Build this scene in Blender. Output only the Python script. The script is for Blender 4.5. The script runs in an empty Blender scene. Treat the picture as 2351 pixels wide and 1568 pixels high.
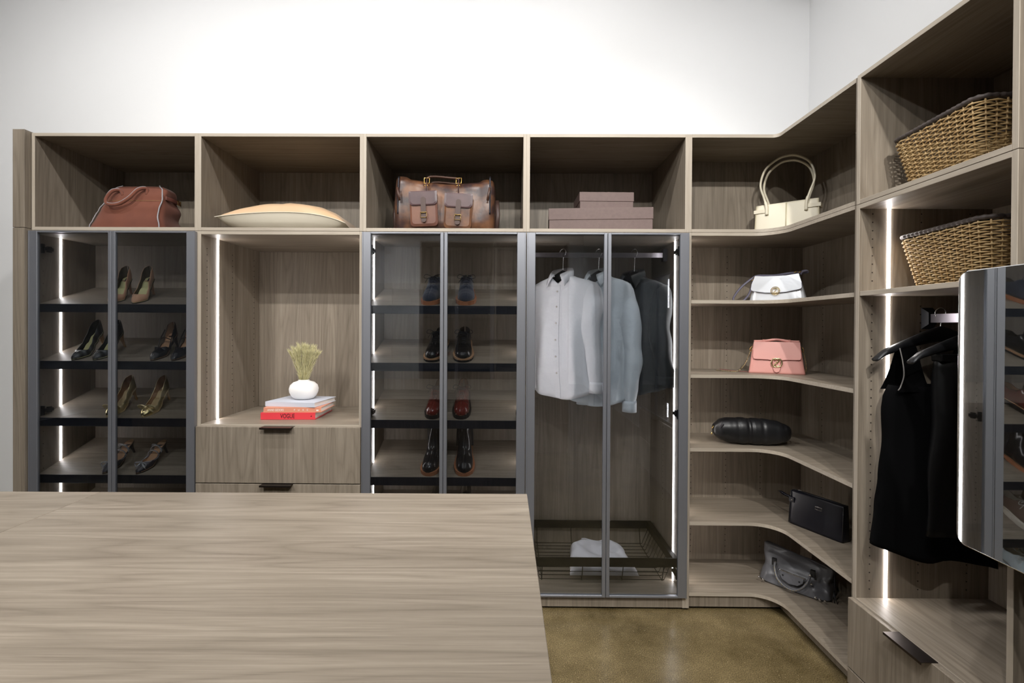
import bpy, bmesh, math, random
from mathutils import Vector, Matrix, noise
R = math.radians
PI = math.pi
random.seed(7)
S = bpy.context.scene
C = S.collection

# ------------------------------------------------------------------ camera, world, exposure, ceiling lights
EYE = 1.428
cam_d = bpy.data.cameras.new('camera')
cam_d.sensor_width = 36.0
cam_d.lens = 1134.4 / 2351 * 36
cam_d.shift_x, cam_d.shift_y = 0.006144, -0.010852
cam_d.clip_start = 0.02
cam = bpy.data.objects.new('camera', cam_d)
C.objects.link(cam)
cam.matrix_world = (Matrix.Translation((0, 0, EYE)) @ Matrix.Rotation(R(.45), 4, 'Z')
                    @ Matrix.Rotation(PI / 2 + R(-.33), 4, 'X') @ Matrix.Rotation(R(.30), 4, 'Z'))
S.camera = cam
S.view_settings.view_transform = 'Standard'
S.view_settings.look = 'None'
S.view_settings.gamma = 1.0
S.view_settings.use_curve_mapping = False
S.view_settings.exposure = 0.1
S.cycles.use_denoising = True
S.cycles.max_bounces = 5
S.cycles.diffuse_bounces = 2
S.cycles.glossy_bounces = 4
S.cycles.transparent_max_bounces = 10
S.cycles.adaptive_threshold = .04
S.cycles.use_light_tree = False
S.cycles.sample_clamp_indirect = 6.0
world = bpy.data.worlds.new('world')
S.world = world
world.use_nodes = True
world.node_tree.nodes['Background'].inputs[0].default_value = (.9, .95, 1, 1)
world.node_tree.nodes['Background'].inputs[1].default_value = 0.05
CEIL = 3.75
LIGHT_Z = 3.52
SPOTS = []                                   # (x, y, aim_x, aim_y, aim_z, watts, cone, colour)
COOL, WARM = (1.0, .99, .985), (1.0, .98, .94)
for x, w in ((-2.6, 34), (-1.35, 46), (-.05, 42), (.95, 27)):
    SPOTS.append((x, 1.58, x * .97 + .05, 2.9, 2.3, w, 140, COOL))
for x, w in ((-1.9, 95), (-.3, 118), (.85, 190)):
    SPOTS.append((x, -.42, x * .95 if x < .5 else .52, 2.7, 1.0 if x < .5 else 1.25, w, 88 if x < .5 else 62, WARM))
for x in (-2.2, 0.3):
    SPOTS.append((x, -1.15, x * .9, 2.7, 1.0, 115, 86, WARM))
for x in (-1.7, -.6):
    SPOTS.append((x, .75, x, .35, .9, 66, 100, COOL))  # added lamps, brighten the island worktop from above
SPOTS.append((.45, .75, .7, .2, .6, 55, 90, COOL))  # added lamp of the same row, brightens the aisle beside the island
SPOTS.append((-1.0, .75, 1.9, 1.8, 2.4, 70, 72, (.95, .975, 1.0)))  # extra lamp put in to lift the right wall and side run
for x in (-3.6, -1.8, .2):
    SPOTS.append((x, -5.2, x, -7.4, 1.4, 160, 110, COOL))  # unseen lamps put in to keep the far wall bright in reflections

# ------------------------------------------------------------------ helpers
def thing(name, label, cat, loc=(0, 0, 0), rz=0.0, group=None, rot=None):
    o = bpy.data.objects.new(name, None)
    o.empty_display_size = .05
    C.objects.link(o)
    o.location = loc
    o.rotation_euler = rot if rot else (0, 0, rz)
    o['label'] = label
    o['category'] = cat
    if group:
        o['group'] = group
    return o

def tag(o, label, cat, group=None):
    o['label'] = label
    o['category'] = cat
    if group:
        o['group'] = group
    return o

def link(name, me, mats, parent=None, smooth=False):
    for m in (mats if isinstance(mats, (list, tuple)) else [mats]):
        me.materials.append(M[m] if isinstance(m, str) else m)
    if smooth:
        me.polygons.foreach_set('use_smooth', [True] * len(me.polygons))
    o = bpy.data.objects.new(name, me)
    C.objects.link(o)
    if parent:
        o.parent = parent
    return o

def fromv(name, v, f, mats, parent=None, smooth=False):
    me = bpy.data.meshes.new(name)
    me.from_pydata([tuple(p) for p in v], [], f)
    me.update()
    return link(name, me, mats, parent, smooth)

def frombm(name, bm, mats, parent=None, smooth=False):
    me = bpy.data.meshes.new(name)
    bmesh.ops.recalc_face_normals(bm, faces=bm.faces)
    bm.to_mesh(me)
    bm.free()
    return link(name, me, mats, parent, smooth)

def addbox(bm, x0, x1, y0, y1, z0, z1, bev=0.0, seg=1, mtx=None):
    r = bmesh.ops.create_cube(bm, size=1)
    vs = r['verts']
    for v in vs:
        v.co = Vector(((x0 + x1) / 2 + v.co.x * (x1 - x0), (y0 + y1) / 2 + v.co.y * (y1 - y0), (z0 + z1) / 2 + v.co.z * (z1 - z0)))
        if mtx:
            v.co = mtx @ v.co
    if bev:
        es = list({e for v in vs for e in v.link_edges})
        bmesh.ops.bevel(bm, geom=es, offset=bev, segments=seg, affect='EDGES', profile=.5)

def box(name, x0, x1, y0, y1, z0, z1, mat, parent=None, bev=.0009, seg=1, mtx=None):
    bm = bmesh.new()
    addbox(bm, x0, x1, y0, y1, z0, z1, bev, seg, mtx)
    if name in BANDED and isinstance(mat, str) and mat.startswith('wood'):
        for f in bm.faces:                      # narrow front edges carry the paler edge banding
            if f.normal.y < -.3:
                f.material_index = 1
        mat = [mat, 'edge_' + mat[-1]]
    return frombm(name, bm, mat, parent)

def prism(name, poly, z0, z1, mat, parent=None, smooth=False, band=None):
    n = len(poly)
    v = [(x, y, z0) for x, y in poly] + [(x, y, z1) for x, y in poly]
    f = [list(range(n))[::-1], list(range(n, 2 * n))] + [[i, (i + 1) % n, n + (i + 1) % n, n + i] for i in range(n)]
    o = fromv(name, v, f, [mat, band] if band else mat, parent, smooth)
    if band:
        for p in o.data.polygons[2:]:
            p.material_index = 1
    return o

def tube_geo(pts, rad, n=8, closed=False, flat=1.0, up=None):
    """rings of a tube along pts; rad number or list; flat squashes the second axis"""
    pts = [Vector(p) for p in pts]
    m = len(pts)
    rr = rad if isinstance(rad, (list, tuple)) else [rad] * m
    v, f = [], []
    ref = Vector(up) if up else Vector((0, 0, 1))
    prev = None
    for i, p in enumerate(pts):
        a = pts[i - 1] if (i > 0 or closed) else p
        b = pts[(i + 1) % m] if (i < m - 1 or closed) else p
        t = (b - a)
        t = t.normalized() if t.length > 1e-9 else Vector((1, 0, 0))
        if prev is None or up:
            s = t.cross(ref)
            if s.length < 1e-4:
                s = t.cross(Vector((1, 0, 0)))
        else:
            s = prev - t * prev.dot(t)
        s.normalize()
        prev = s
        w = t.cross(s)
        for k in range(n):
            an = 2 * PI * k / n
            v.append(p + s * (math.cos(an) * rr[i]) + w * (math.sin(an) * rr[i] * flat))
    for i in range(m if closed else m - 1):
        for k in range(n):
            a, b = i * n + k, i * n + (k + 1) % n
            c, d = ((i + 1) % m) * n + (k + 1) % n, ((i + 1) % m) * n + k
            f.append([a, b, c, d])
    if not closed:
        f.append(list(range(n))[::-1])
        f.append(list(range((m - 1) * n, m * n)))
    return v, f

BANDED = ('side_panel', 'top_panel', 'bottom_panel', 'shelf', 'counter_panel')

class Geo:
    """collects pieces that belong to one part"""
    def __init__(s):
        s.v, s.f = [], []
    def add(s, vf, mtx=None):
        v, f = vf
        o = len(s.v)
        s.v += [(mtx @ Vector(p)) if mtx else Vector(p) for p in v]
        s.f += [[i + o for i in q] for q in f]
        return s
    def tube(s, pts, rad, n=8, closed=False, flat=1.0, up=None, mtx=None):
        return s.add(tube_geo(pts, rad, n, closed, flat, up), mtx)
    def box(s, x0, x1, y0, y1, z0, z1, mtx=None):
        v = [(x, y, z) for z in (z0, z1) for y in (y0, y1) for x in (x0, x1)]
        f = [[0, 2, 3, 1], [4, 5, 7, 6], [0, 1, 5, 4], [2, 6, 7, 3], [0, 4, 6, 2], [1, 3, 7, 5]]
        return s.add((v, f), mtx)
    def build(s, name, mat, parent=None, smooth=False):
        return fromv(name, s.v, s.f, mat, parent, smooth)

def curve_pts(ctrl, n=24, closed=False):
    """Catmull-Rom through the control points"""
    P = [Vector(p) for p in ctrl]
    m = len(P)
    out = []
    segs = m if closed else m - 1
    for i in range(segs):
        p0 = P[(i - 1) % m] if (closed or i > 0) else P[0] * 2 - P[1]
        p1, p2 = P[i], P[(i + 1) % m]
        p3 = P[(i + 2) % m] if (closed or i + 2 < m) else P[-1] * 2 - P[-2]
        k = max(2, n // segs)
        for j in range(k):
            t = j / k
            out.append(.5 * ((2 * p1) + (p2 - p0) * t + (2 * p0 - 5 * p1 + 4 * p2 - p3) * t * t + (3 * p1 - p0 - 3 * p2 + p3) * t ** 3))
    if not closed:
        out.append(P[-1])
    return out

def lathe(name, prof, mat, parent=None, n=32, mtx=None):
    v, f = [], []
    m = len(prof)
    for k in range(n):
        a = 2 * PI * k / n
        for r, z in prof:
            v.append((r * math.cos(a), r * math.sin(a), z))
    for k in range(n):
        for i in range(m - 1):
            f.append([k * m + i, ((k + 1) % n) * m + i, ((k + 1) % n) * m + i + 1, k * m + i + 1])
    if mtx:
        v = [mtx @ Vector(p) for p in v]
    return fromv(name, v, f, mat, parent, True)

def loft(rings, cap=True):
    """rings: lists of equal length; closed cross-sections"""
    n = len(rings[0])
    v = [p for r in rings for p in r]
    f = []
    for i in range(len(rings) - 1):
        for k in range(n):
            f.append([i * n + k, i * n + (k + 1) % n, (i + 1) * n + (k + 1) % n, (i + 1) * n + k])
    if cap:
        f.append(list(range(n))[::-1])
        f.append(list(range((len(rings) - 1) * n, len(rings) * n)))
    return v, f

def sellipse(hw, hd, e, n, z, cx=0, cy=0):
    out = []
    for k in range(n):
        a = 2 * PI * k / n
        c, s = math.cos(a), math.sin(a)
        out.append(Vector((cx + hw * math.copysign(abs(c) ** (2 / e), c), cy + hd * math.copysign(abs(s) ** (2 / e), s), z)))
    return out

def dup(root, loc, rz, label, group=None):
    r = root.copy()
    C.objects.link(r)
    r.location = loc
    r.rotation_euler = (0, 0, rz)
    r['label'] = label
    if group:
        r['group'] = group
    for ch in list(root.children):
        c = ch.copy()
        C.objects.link(c)
        c.parent = r
        for g in list(ch.children):
            d = g.copy()
            C.objects.link(d)
            d.parent = c
    return r

def text_mesh(txt, size, mat, parent, name, mtx, font_squeeze=1.0, depth=.0003):
    cu = bpy.data.curves.new('lettering', 'FONT')
    cu.body = txt
    cu.size = size
    cu.extrude = depth
    cu.align_x = 'CENTER'
    cu.align_y = 'CENTER'
    tmp = bpy.data.objects.new('lettering_source', cu)
    C.objects.link(tmp)
    dg = bpy.context.evaluated_depsgraph_get()
    dg.update()
    me = bpy.data.meshes.new_from_object(tmp.evaluated_get(dg))
    bpy.data.objects.remove(tmp)
    bpy.data.curves.remove(cu)
    for v in me.vertices:
        v.co.x *= font_squeeze
    me.transform(mtx)
    me.materials.clear()
    return link(name, me, mat, parent)

# ------------------------------------------------------------------ materials
M = {}

def srgb(r, g, b):
    return tuple(((c / 255 + .055) / 1.055) ** 2.4 if c > 10 else c / 255 / 12.92 for c in (r, g, b)) + (1,)

def mat(name, rgb, rough=.5, metal=0.0, spec=.5, bump=None, var=None, coat=0, sheen=0, emit=None, trans=0):
    """bump=(scale, strength, distance); var=(scale, amount, rgb2)"""
    m = bpy.data.materials.new(name)
    m.use_nodes = True
    nt = m.node_tree
    b = nt.nodes['Principled BSDF']
    b.inputs['Base Color'].default_value = srgb(*rgb)
    b.inputs['Roughness'].default_value = rough
    b.inputs['Metallic'].default_value = metal
    b.inputs['Specular IOR Level'].default_value = spec
    b.inputs['Coat Weight'].default_value = coat
    b.inputs['Sheen Weight'].default_value = sheen
    if trans:
        b.inputs['Transmission Weight'].default_value = trans
    if emit:
        b.inputs['Emission Color'].default_value = emit[0]
        b.inputs['Emission Strength'].default_value = emit[1]
    tc = nt.nodes.new('ShaderNodeTexCoord')
    if var:
        n = nt.nodes.new('ShaderNodeTexNoise')
        n.inputs['Scale'].default_value = var[0]
        n.inputs['Detail'].default_value = 5
        nt.links.new(tc.outputs['Object'], n.inputs['Vector'])
        r = nt.nodes.new('ShaderNodeValToRGB')
        r.color_ramp.elements[0].position = .5 - var[1]
        r.color_ramp.elements[1].position = .5 + var[1]
        r.color_ramp.elements[0].color = srgb(*rgb)
        r.color_ramp.elements[1].color = srgb(*var[2])
        nt.links.new(n.outputs['Fac'], r.inputs['Fac'])
        nt.links.new(r.outputs['Color'], b.inputs['Base Color'])
    if bump:
        n = nt.nodes.new('ShaderNodeTexNoise')
        n.inputs['Scale'].default_value = bump[0]
        n.inputs['Detail'].default_value = 4
        nt.links.new(tc.outputs['Object'], n.inputs['Vector'])
        bp = nt.nodes.new('ShaderNodeBump')
        bp.inputs['Strength'].default_value = bump[1]
        bp.inputs['Distance'].default_value = bump[2]
        nt.links.new(n.outputs['Fac'], bp.inputs['Height'])
        nt.links.new(bp.outputs['Normal'], b.inputs['Normal'])
    M[name] = m
    return m

def wood(name, axis, dark=(106, 96, 83), mid=(138, 127, 113), light=(167, 156, 141)):
    """oak-look laminate, grain along the given axis of the object"""
    m = bpy.data.materials.new(name)
    m.use_nodes = True
    nt = m.node_tree
    N, L = nt.nodes.new, nt.links.new
    b = nt.nodes['Principled BSDF']
    tc = N('ShaderNodeTexCoord')
    oi = N('ShaderNodeObjectInfo')
    mul = N('ShaderNodeVectorMath')
    mul.operation = 'MULTIPLY_ADD'
    mul.inputs[1].default_value = (7.3, 5.1, 9.7)
    L(oi.outputs['Random'], mul.inputs[0])
    L(tc.outputs['Object'], mul.inputs[2])
    def mp(across, along):
        k = N('ShaderNodeMapping')
        s = [across] * 3
        s['xyz'.index(axis)] = along
        k.inputs['Scale'].default_value = s
        L(mul.outputs[0], k.inputs['Vector'])
        return k.outputs[0]
    def noise_(vec, det, dist=0, rough=.5):
        n = N('ShaderNodeTexNoise')
        n.inputs['Scale'].default_value = 1
        n.inputs['Detail'].default_value = det
        n.inputs['Distortion'].default_value = dist
        n.inputs['Roughness'].default_value = rough
        L(vec, n.inputs['Vector'])
        return n.outputs['Fac']
    broad = noise_(mp(9.0, .5), 3, .3)
    streak = noise_(mp(64, 1.1), 7, .25, .72)
    pores = noise_(mp(420, 9), 3, 0, .6)
    def mth(op, a, c):
        k = N('ShaderNodeMath')
        k.operation = op
        for i, q in enumerate((a, c)):
            if isinstance(q, (int, float)):
                k.inputs[i].default_value = q
            else:
                L(q, k.inputs[i])
        return k.outputs[0]
    s = mth('ADD', mth('MULTIPLY', broad, .26), mth('MULTIPLY', streak, .46))
    # growth-ring contours: stretched noise cut into thin level lines
    cont = noise_(mp(5.5, .42), 2, .15)
    ring = mth('POWER', mth('ABSOLUTE', mth('SINE', mth('MULTIPLY', cont, 62.0), 0), 0), .6)
    s = mth('ADD', s, mth('MULTIPLY', ring, .105))
    s = mth('ADD', s, mth('MULTIPLY', pores, .26))
    r = N('ShaderNodeValToRGB')
    e = r.color_ramp.elements
    e[0].position, e[0].color = .36, srgb(*dark)
    e[1].position, e[1].color = .80, srgb(*light)
    k = e.new(.60)
    k.color = srgb(*mid)
    L(s, r.inputs['Fac'])
    L(r.outputs['Color'], b.inputs['Base Color'])
    b.inputs['Roughness'].default_value = .46
    b.inputs['Specular IOR Level'].default_value = .38
    bp = N('ShaderNodeBump')
    bp.inputs['Strength'].default_value = .12
    bp.inputs['Distance'].default_value = .001
    L(streak, bp.inputs['Height'])
    L(bp.outputs['Normal'], b.inputs['Normal'])
    M[name] = m

for ax in 'xyz':
    wood('wood_' + ax, ax)
    wood('edge_' + ax, ax, (158, 146, 132), (176, 165, 150), (190, 180, 166))

mat('wall_paint', (238, 238, 238), .8, bump=(180, .05, .002))
mat('ceiling_paint', (92, 92, 92), .9)
mat('frame_metal', (142, 144, 151), .38, .65, bump=(400, .02, .0005))
mat('dark_metal', (28, 30, 34), .42, .5)
mat('lip_metal', (28, 30, 38), .42, .1, .35)
mat('black_metal', (7, 7, 9), .55, 0.0, .15)
mat('handle_metal', (62, 54, 50), .35, .85)
mat('rod_metal', (168, 164, 172), .32, .9)
mat('chrome', (215, 215, 215), .12, 1)
mat('brass', (196, 158, 92), .28, 1)
mat('gold', (222, 190, 120), .2, 1)
mat('pale_gold', (228, 214, 170), .22, 1)
mat('antique_brass', (150, 126, 84), .35, 1)
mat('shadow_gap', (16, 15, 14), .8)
mat('pin_hole', (44, 34, 26), .8)
mat('white_lacquer', (214, 214, 212), .45)
mat('lamp_body', (30, 30, 30), .5)
mat('lamp_glow', (255, 255, 255), .5, emit=((1, .97, .93, 1), 6))
mat('led', (255, 255, 255), .5, emit=((1.0, .93, .90, 1), 27))

def floor_material():
    m = bpy.data.materials.new('polished_concrete')
    m.use_nodes = True
    nt = m.node_tree
    N, L = nt.nodes.new, nt.links.new
    b = nt.nodes['Principled BSDF']
    tc = N('ShaderNodeTexCoord')
    def nz(sc, det, ro=.6):
        n = N('ShaderNodeTexNoise')
        n.inputs['Scale'].default_value = sc
        n.inputs['Detail'].default_value = det
        n.inputs['Roughness'].default_value = ro
        L(tc.outputs['Object'], n.inputs['Vector'])
        return n.outputs['Fac']
    r = N('ShaderNodeValToRGB')
    e = r.color_ramp.elements
    e[0].position, e[0].color = .32, srgb(88, 76, 50)
    e[1].position, e[1].color = .70, srgb(140, 124, 92)
    L(nz(2.6, 6, .7), r.inputs['Fac'])
    r2 = N('ShaderNodeValToRGB')
    r2.color_ramp.elements[0].position, r2.color_ramp.elements[0].color = .35, (.22, .22, .22, 1)
    r2.color_ramp.elements[1].position, r2.color_ramp.elements[1].color = .68, (1.7, 1.65, 1.5, 1)
    L(nz(230, 3, .7), r2.inputs['Fac'])
    mx = N('ShaderNodeMix')
    mx.data_type = 'RGBA'
    mx.blend_type = 'MULTIPLY'
    mx.inputs['Factor'].default_value = .75
    L(r.outputs['Color'], mx.inputs['A'])
    L(r2.outputs['Color'], mx.inputs['B'])
    vo = N('ShaderNodeTexVoronoi')
    vo.inputs['Scale'].default_value = 55
    L(tc.outputs['Object'], vo.inputs['Vector'])
    lt = N('ShaderNodeMath')
    lt.operation = 'LESS_THAN'
    lt.inputs[1].default_value = .085
    L(vo.outputs['Distance'], lt.inputs[0])
    m2 = N('ShaderNodeMix')
    m2.data_type = 'RGBA'
    m2.inputs['B'].default_value = srgb(196, 178, 140)
    k = N('ShaderNodeMath')
    k.operation = 'MULTIPLY'
    k.inputs[1].default_value = .7
    L(lt.outputs[0], k.inputs[0])
    L(k.outputs[0], m2.inputs['Factor'])
    L(mx.outputs['Result'], m2.inputs['A'])
    L(m2.outputs['Result'], b.inputs['Base Color'])
    b.inputs['Roughness'].default_value = .24
    b.inputs['Specular IOR Level'].default_value = .6
    M['polished_concrete'] = m
floor_material()

def glass_material(name, tint, ior):
    m = bpy.data.materials.new(name)
    m.use_nodes = True
    nt = m.node_tree
    nt.nodes.clear()
    N, L = nt.nodes.new, nt.links.new
    out = N('ShaderNodeOutputMaterial')
    mix = N('ShaderNodeMixShader')
    geo = N('ShaderNodeNewGeometry')
    dt = N('ShaderNodeVectorMath')
    dt.operation = 'DOT_PRODUCT'
    L(geo.outputs['Incoming'], dt.inputs[0])
    L(geo.outputs['Normal'], dt.inputs[1])
    def mth(op, x, y):
        k = N('ShaderNodeMath')
        k.operation = op
        for i, q in enumerate((x, y)):
            if isinstance(q, (int, float)):
                k.inputs[i].default_value = q
            elif q is not None:
                L(q, k.inputs[i])
        return k.outputs[0]
    # Schlick reflectance of one face
    c5 = mth('POWER', mth('SUBTRACT', 1.0, mth('ABSOLUTE', dt.outputs['Value'], None)), 5.0)
    refl = mth('ADD', mth('MULTIPLY', c5, 1 - ior), ior)
    tr = N('ShaderNodeBsdfTransparent')
    tr.inputs['Color'].default_value = tint
    gl = N('ShaderNodeBsdfGlossy')
    gl.inputs['Roughness'].default_value = .0
    gl.inputs['Color'].default_value = (.92, .96, 1.0, 1)
    L(refl, mix.inputs[0])
    L(tr.outputs[0], mix.inputs[1])
    L(gl.outputs[0], mix.inputs[2])
    L(mix.outputs[0], out.inputs['Surface'])
    M[name] = m
# the pane is a box: a ray crosses two faces, so each face carries the root of the tint
glass_material('smoked_glass', (.72, .735, .75, 1), .065)
mat('mirror', (238, 240, 240), .015, 1.0)

# ------------------------------------------------------------------ room
def struct(o):
    o['kind'] = 'structure'
    return o
WB, WR, WL, WF = 3.115, 1.865, -7.0, -7.6
struct(box('floor', WL - .2, WR + .2, WF - .2, WB + .2, -.1, 0, 'polished_concrete', bev=0))
struct(box('ceiling', WL - .2, WR + .2, WF - .2, WB + .2, CEIL, CEIL + .1, 'ceiling_paint', bev=0))
struct(box('wall_back', WL - .1, WR + .1, WB, WB + .1, 0, CEIL, 'wall_paint', bev=0))
struct(box('wall_right', WR, WR + .1, WF, WB, 0, CEIL, 'wall_paint', bev=0))
struct(box('wall_left', WL - .1, WL, WF, WB, 0, CEIL, 'wall_paint', bev=0))
struct(box('wall_front', WL - .1, WR + .1, WF - .1, WF, 0, CEIL, 'wall_paint', bev=0))

# ceiling spot lamps: a can, a lens and the light itself
rails = sorted({s[1] for s in SPOTS})
NAMES = {1.58: 'nearest the tall cabinets', -.42: 'over the middle of the room', -1.15: 'behind the middle rail', .75: 'over the island, added to brighten worktop and side wall', -5.2: 'added to light the far end of the room'}
ORD = ['first', 'second', 'third', 'fourth', 'fifth']
cnt = {}
for y in rails:
    xs = [s[0] for s in SPOTS if s[1] == y]
    tag(box('track_rail', min(xs) - .3, max(xs) + .3, y - .018, y + .018, CEIL - .035, CEIL, 'lamp_body'),
        'black ceiling track ' + NAMES[y], 'track')
for (x, y, ax, ay, az, w, cone, col) in SPOTS:
    cnt[y] = cnt.get(y, 0) + 1
    t = thing('spot_lamp', 'black cylindrical ceiling spot, %s along the track %s' % (ORD[cnt[y] - 1], NAMES[y]), 'lamp', (x, y, LIGHT_Z), group='ceiling track spots')
    d = (Vector((ax, ay, az)) - Vector((x, y, LIGHT_Z))).normalized()
    q = d.to_track_quat('-Z', 'Y').to_matrix().to_4x4()
    lathe('housing', [(0.0, .17), (.042, .17), (.045, .16), (.045, .012), (.038, .012), (.038, .03), (0, .03)], 'lamp_body', t, 24, q)
    g = Geo()
    up = q @ Vector((0, 0, .12))
    g.tube([up, Vector((up.x, up.y, CEIL - .035 - LIGHT_Z))], .008, 8)
    g.build('stem', 'lamp_body', t)
    lathe('lens', [(0, .022), (.036, .022)], 'lamp_glow', t, 24, q)
    ld = bpy.data.lights.new('spot_light', 'SPOT')
    ld.energy = w
    ld.color = col
    ld.spot_size = R(cone)
    ld.spot_blend = .6
    ld.shadow_soft_size = .03
    lo = bpy.data.objects.new('spot_light', ld)
    C.objects.link(lo)
    lo.parent = t
    lo.matrix_local = Matrix.Translation(d * .005) @ q

# ------------------------------------------------------------------ built-in cabinets (local: x across, y 0 = front .. depth, z up)
T = .0168
ZU = 1.912                # underside of the upper cabinets
HU = .494
DB = .586                 # depth of the back run
BAYS = [(-2.437, -1.5865), (-1.5865, -.746), (-.746, .082), (.082, .898)]

def upper(name, label, x0, x1, y, group='open upper cabinets'):
    w = (x1 - x0) / 2
    t = thing(name, label, 'cabinet', ((x0 + x1) / 2, y, ZU), group=group)
    d = DB + .018
    box('side_panel', -w, -w + T, 0, d, 0, HU, 'wood_z', t)
    box('side_panel', w - T, w, 0, d, 0, HU, 'wood_z', t)
    box('top_panel', -w + T, w - T, 0, d, HU - .0165, HU, 'wood_x', t)
    box('bottom_panel', -w + T, w - T, 0, d, 0, T, 'wood_x', t)
    box('back_panel', -w + T, w - T, DB, d, T, HU - .0165, 'wood_z', t)
    return t

def pins(parent, pts, axis='x'):
    """small drilled shelf-pin holes: shallow dark discs"""
    g = Geo()
    for p in pts:
        e = Vector((.0012, 0, 0)) if axis == 'x' else Vector((0, .0012, 0))
        g.tube([Vector(p) - e, Vector(p) + e], .0026, 6)
    o = g.build('shelf_pin_holes', 'pin_hole', parent)
    o['kind'] = 'stuff'
    return o

def led(parent, x, y, z0, z1, side):
    """strip let into a side panel; side = +1 shines to +x"""
    n = 6
    pr = [(side * .0045 * math.sin(PI * k / n), -.0065 * math.cos(PI * k / n)) for k in range(n + 1)]
    v = [(x + a, y + b, z) for z in (z0, z1) for a, b in pr]
    m_ = n + 1
    f = [[i, i + 1, m_ + i + 1, m_ + i] for i in range(n)] + [list(range(m_)), list(range(m_, 2 * m_))]
    return fromv('led_strip', v, f, 'led', parent)

def hinge_at(parent, x, y, z, side):
    g = Geo()
    g.box(x, x + side * .012, y + .004, y + .016, z - .024, z + .024)
    g.box(x + side * .002, x + side * .016, y + .012, y + .062, z - .008, z + .008)
    g.box(x + side * .001, x + side * .010, y + .036, y + .058, z - .015, z + .015)
    return g.build('hinge', 'black_metal', parent)

def glass_door(parent, x0, x1, z0, z1, hinge, y=-.02, wide=.044, slim=.0172):
    """aluminium-framed smoked glass door; hinge = -1 left, +1 right"""
    wl, wr = (wide, slim) if hinge < 0 else (slim, wide)
    bm = bmesh.new()
    th = .0185
    for a, b in ((x0, x0 + wl), (x1 - wr, x1)):
        addbox(bm, a, b, y, y + th, z0, z1, .0016)
    addbox(bm, x0 + wl, x1 - wr, y, y + th, z0, z0 + .011, .001)
    addbox(bm, x0 + wl, x1 - wr, y, y + th, z1 - .009, z1, .001)
    # raised lip along the outer edge of the wide stile
    e = x0 if hinge < 0 else x1 - .006
    addbox(bm, e, e + .006, y - .0025, y, z0, z1, .0008)
    d = frombm('door', bm, 'frame_metal', parent)
    box('glass_pane', x0 + wl - .002, x1 - wr + .002, y + .008, y + .012, z0 + .009, z1 - .007, 'smoked_glass', d, bev=0)
    hx = x0 + .030 if hinge < 0 else x1 - .030
    for z in (z0 + .10, (z0 + z1) / 2, z1 - .085):
        hinge_at(d, hx, y + .03, z, -hinge)
    return d

TILT = .112               # rise of a shoe shelf from front to back
SHELF_Z = [1.537, 1.245, .953, .661, .369, .077]
SD = .355
def shoe_cabinet(name, label, x0, x1, y, group='shoe cabinets behind smoked glass', both=True):
    w = (x1 - x0) / 2
    t = thing(name, label, 'cabinet', ((x0 + x1) / 2, y, 0), group=group)
    H = ZU - .0015
    box('side_panel', -w, -w + T, 0, DB, .012, H, 'wood_z', t)
    box('side_panel', w - T, w, 0, DB, .012, H, 'wood_z', t)
    box('top_panel', -w + T, w - T, 0, DB, H - T, H, 'wood_x', t)
    box('bottom_panel', -w + T, w - T, .012, DB, .055, .072, 'wood_x', t)
    box('back_panel', -w + T, w - T, SD + .013, SD + .029, .072, H - T, 'wood_z', t)
    box('toe_kick', -w + .004, w - .004, .004, .022, .012, .066, 'wood_z', t)
    for z in SHELF_Z:
        rise = TILT if z > .1 else TILT
        sh = fromv('shelf', [(-w + T + .001, .018, z - .016), (w - T - .001, .018, z - .016), (w - T - .001, SD + .012, z + rise - .016), (-w + T + .001, SD + .012, z + rise - .016),
                             (-w + T + .001, .018, z), (w - T - .001, .018, z), (w - T - .001, SD + .012, z + rise), (-w + T + .001, SD + .012, z + rise)],
                   [[0, 3, 2, 1], [4, 5, 6, 7], [0, 1, 5, 4], [1, 2, 6, 5], [2, 3, 7, 6], [3, 0, 4, 7]], 'wood_x', t)
        box('shelf_lip', -w + T + .001, w - T - .001, .013, .0178, z - .042, z + .0005, 'lip_metal', sh, bev=.0006)
    led(t, -w + T, .145, .075, H - T, 1)
    if both:
        led(t, w - T, .145, .075, H - T, -1)
    pins(t, [(-w + T, .045, z * .064 + .30) for z in range(24)] + [(w - T, .045, z * .064 + .30) for z in range(24)])
    for a, b, h in ((-w + .002, -.0012, -1), (.0012, w - .002, 1)):
        glass_door(t, a, b, .072, ZU - .006, h)
    return t

def handle_tab(parent, xc, z, y, width=.156):
    g = Geo()
    g.box(xc - width / 2, xc + width / 2, y - .034, y + .020, z, z + .0022)
    g.box(xc - width / 2, xc + width / 2, y - .034, y - .0318, z - .006, z)
    return g.build('handle', 'handle_metal', parent)

def drawer_stack(t, w, tops, y=-.02, front_grain='wood_z'):
    for (z1, z0) in tops:
        # the front is notched behind its pull tab
        d = box('drawer_front', -w, w, y, y + .0185, z0, z1, front_grain, t, bev=.0012)
        handle_tab(d, 0, z1 + .0004, y)

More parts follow.
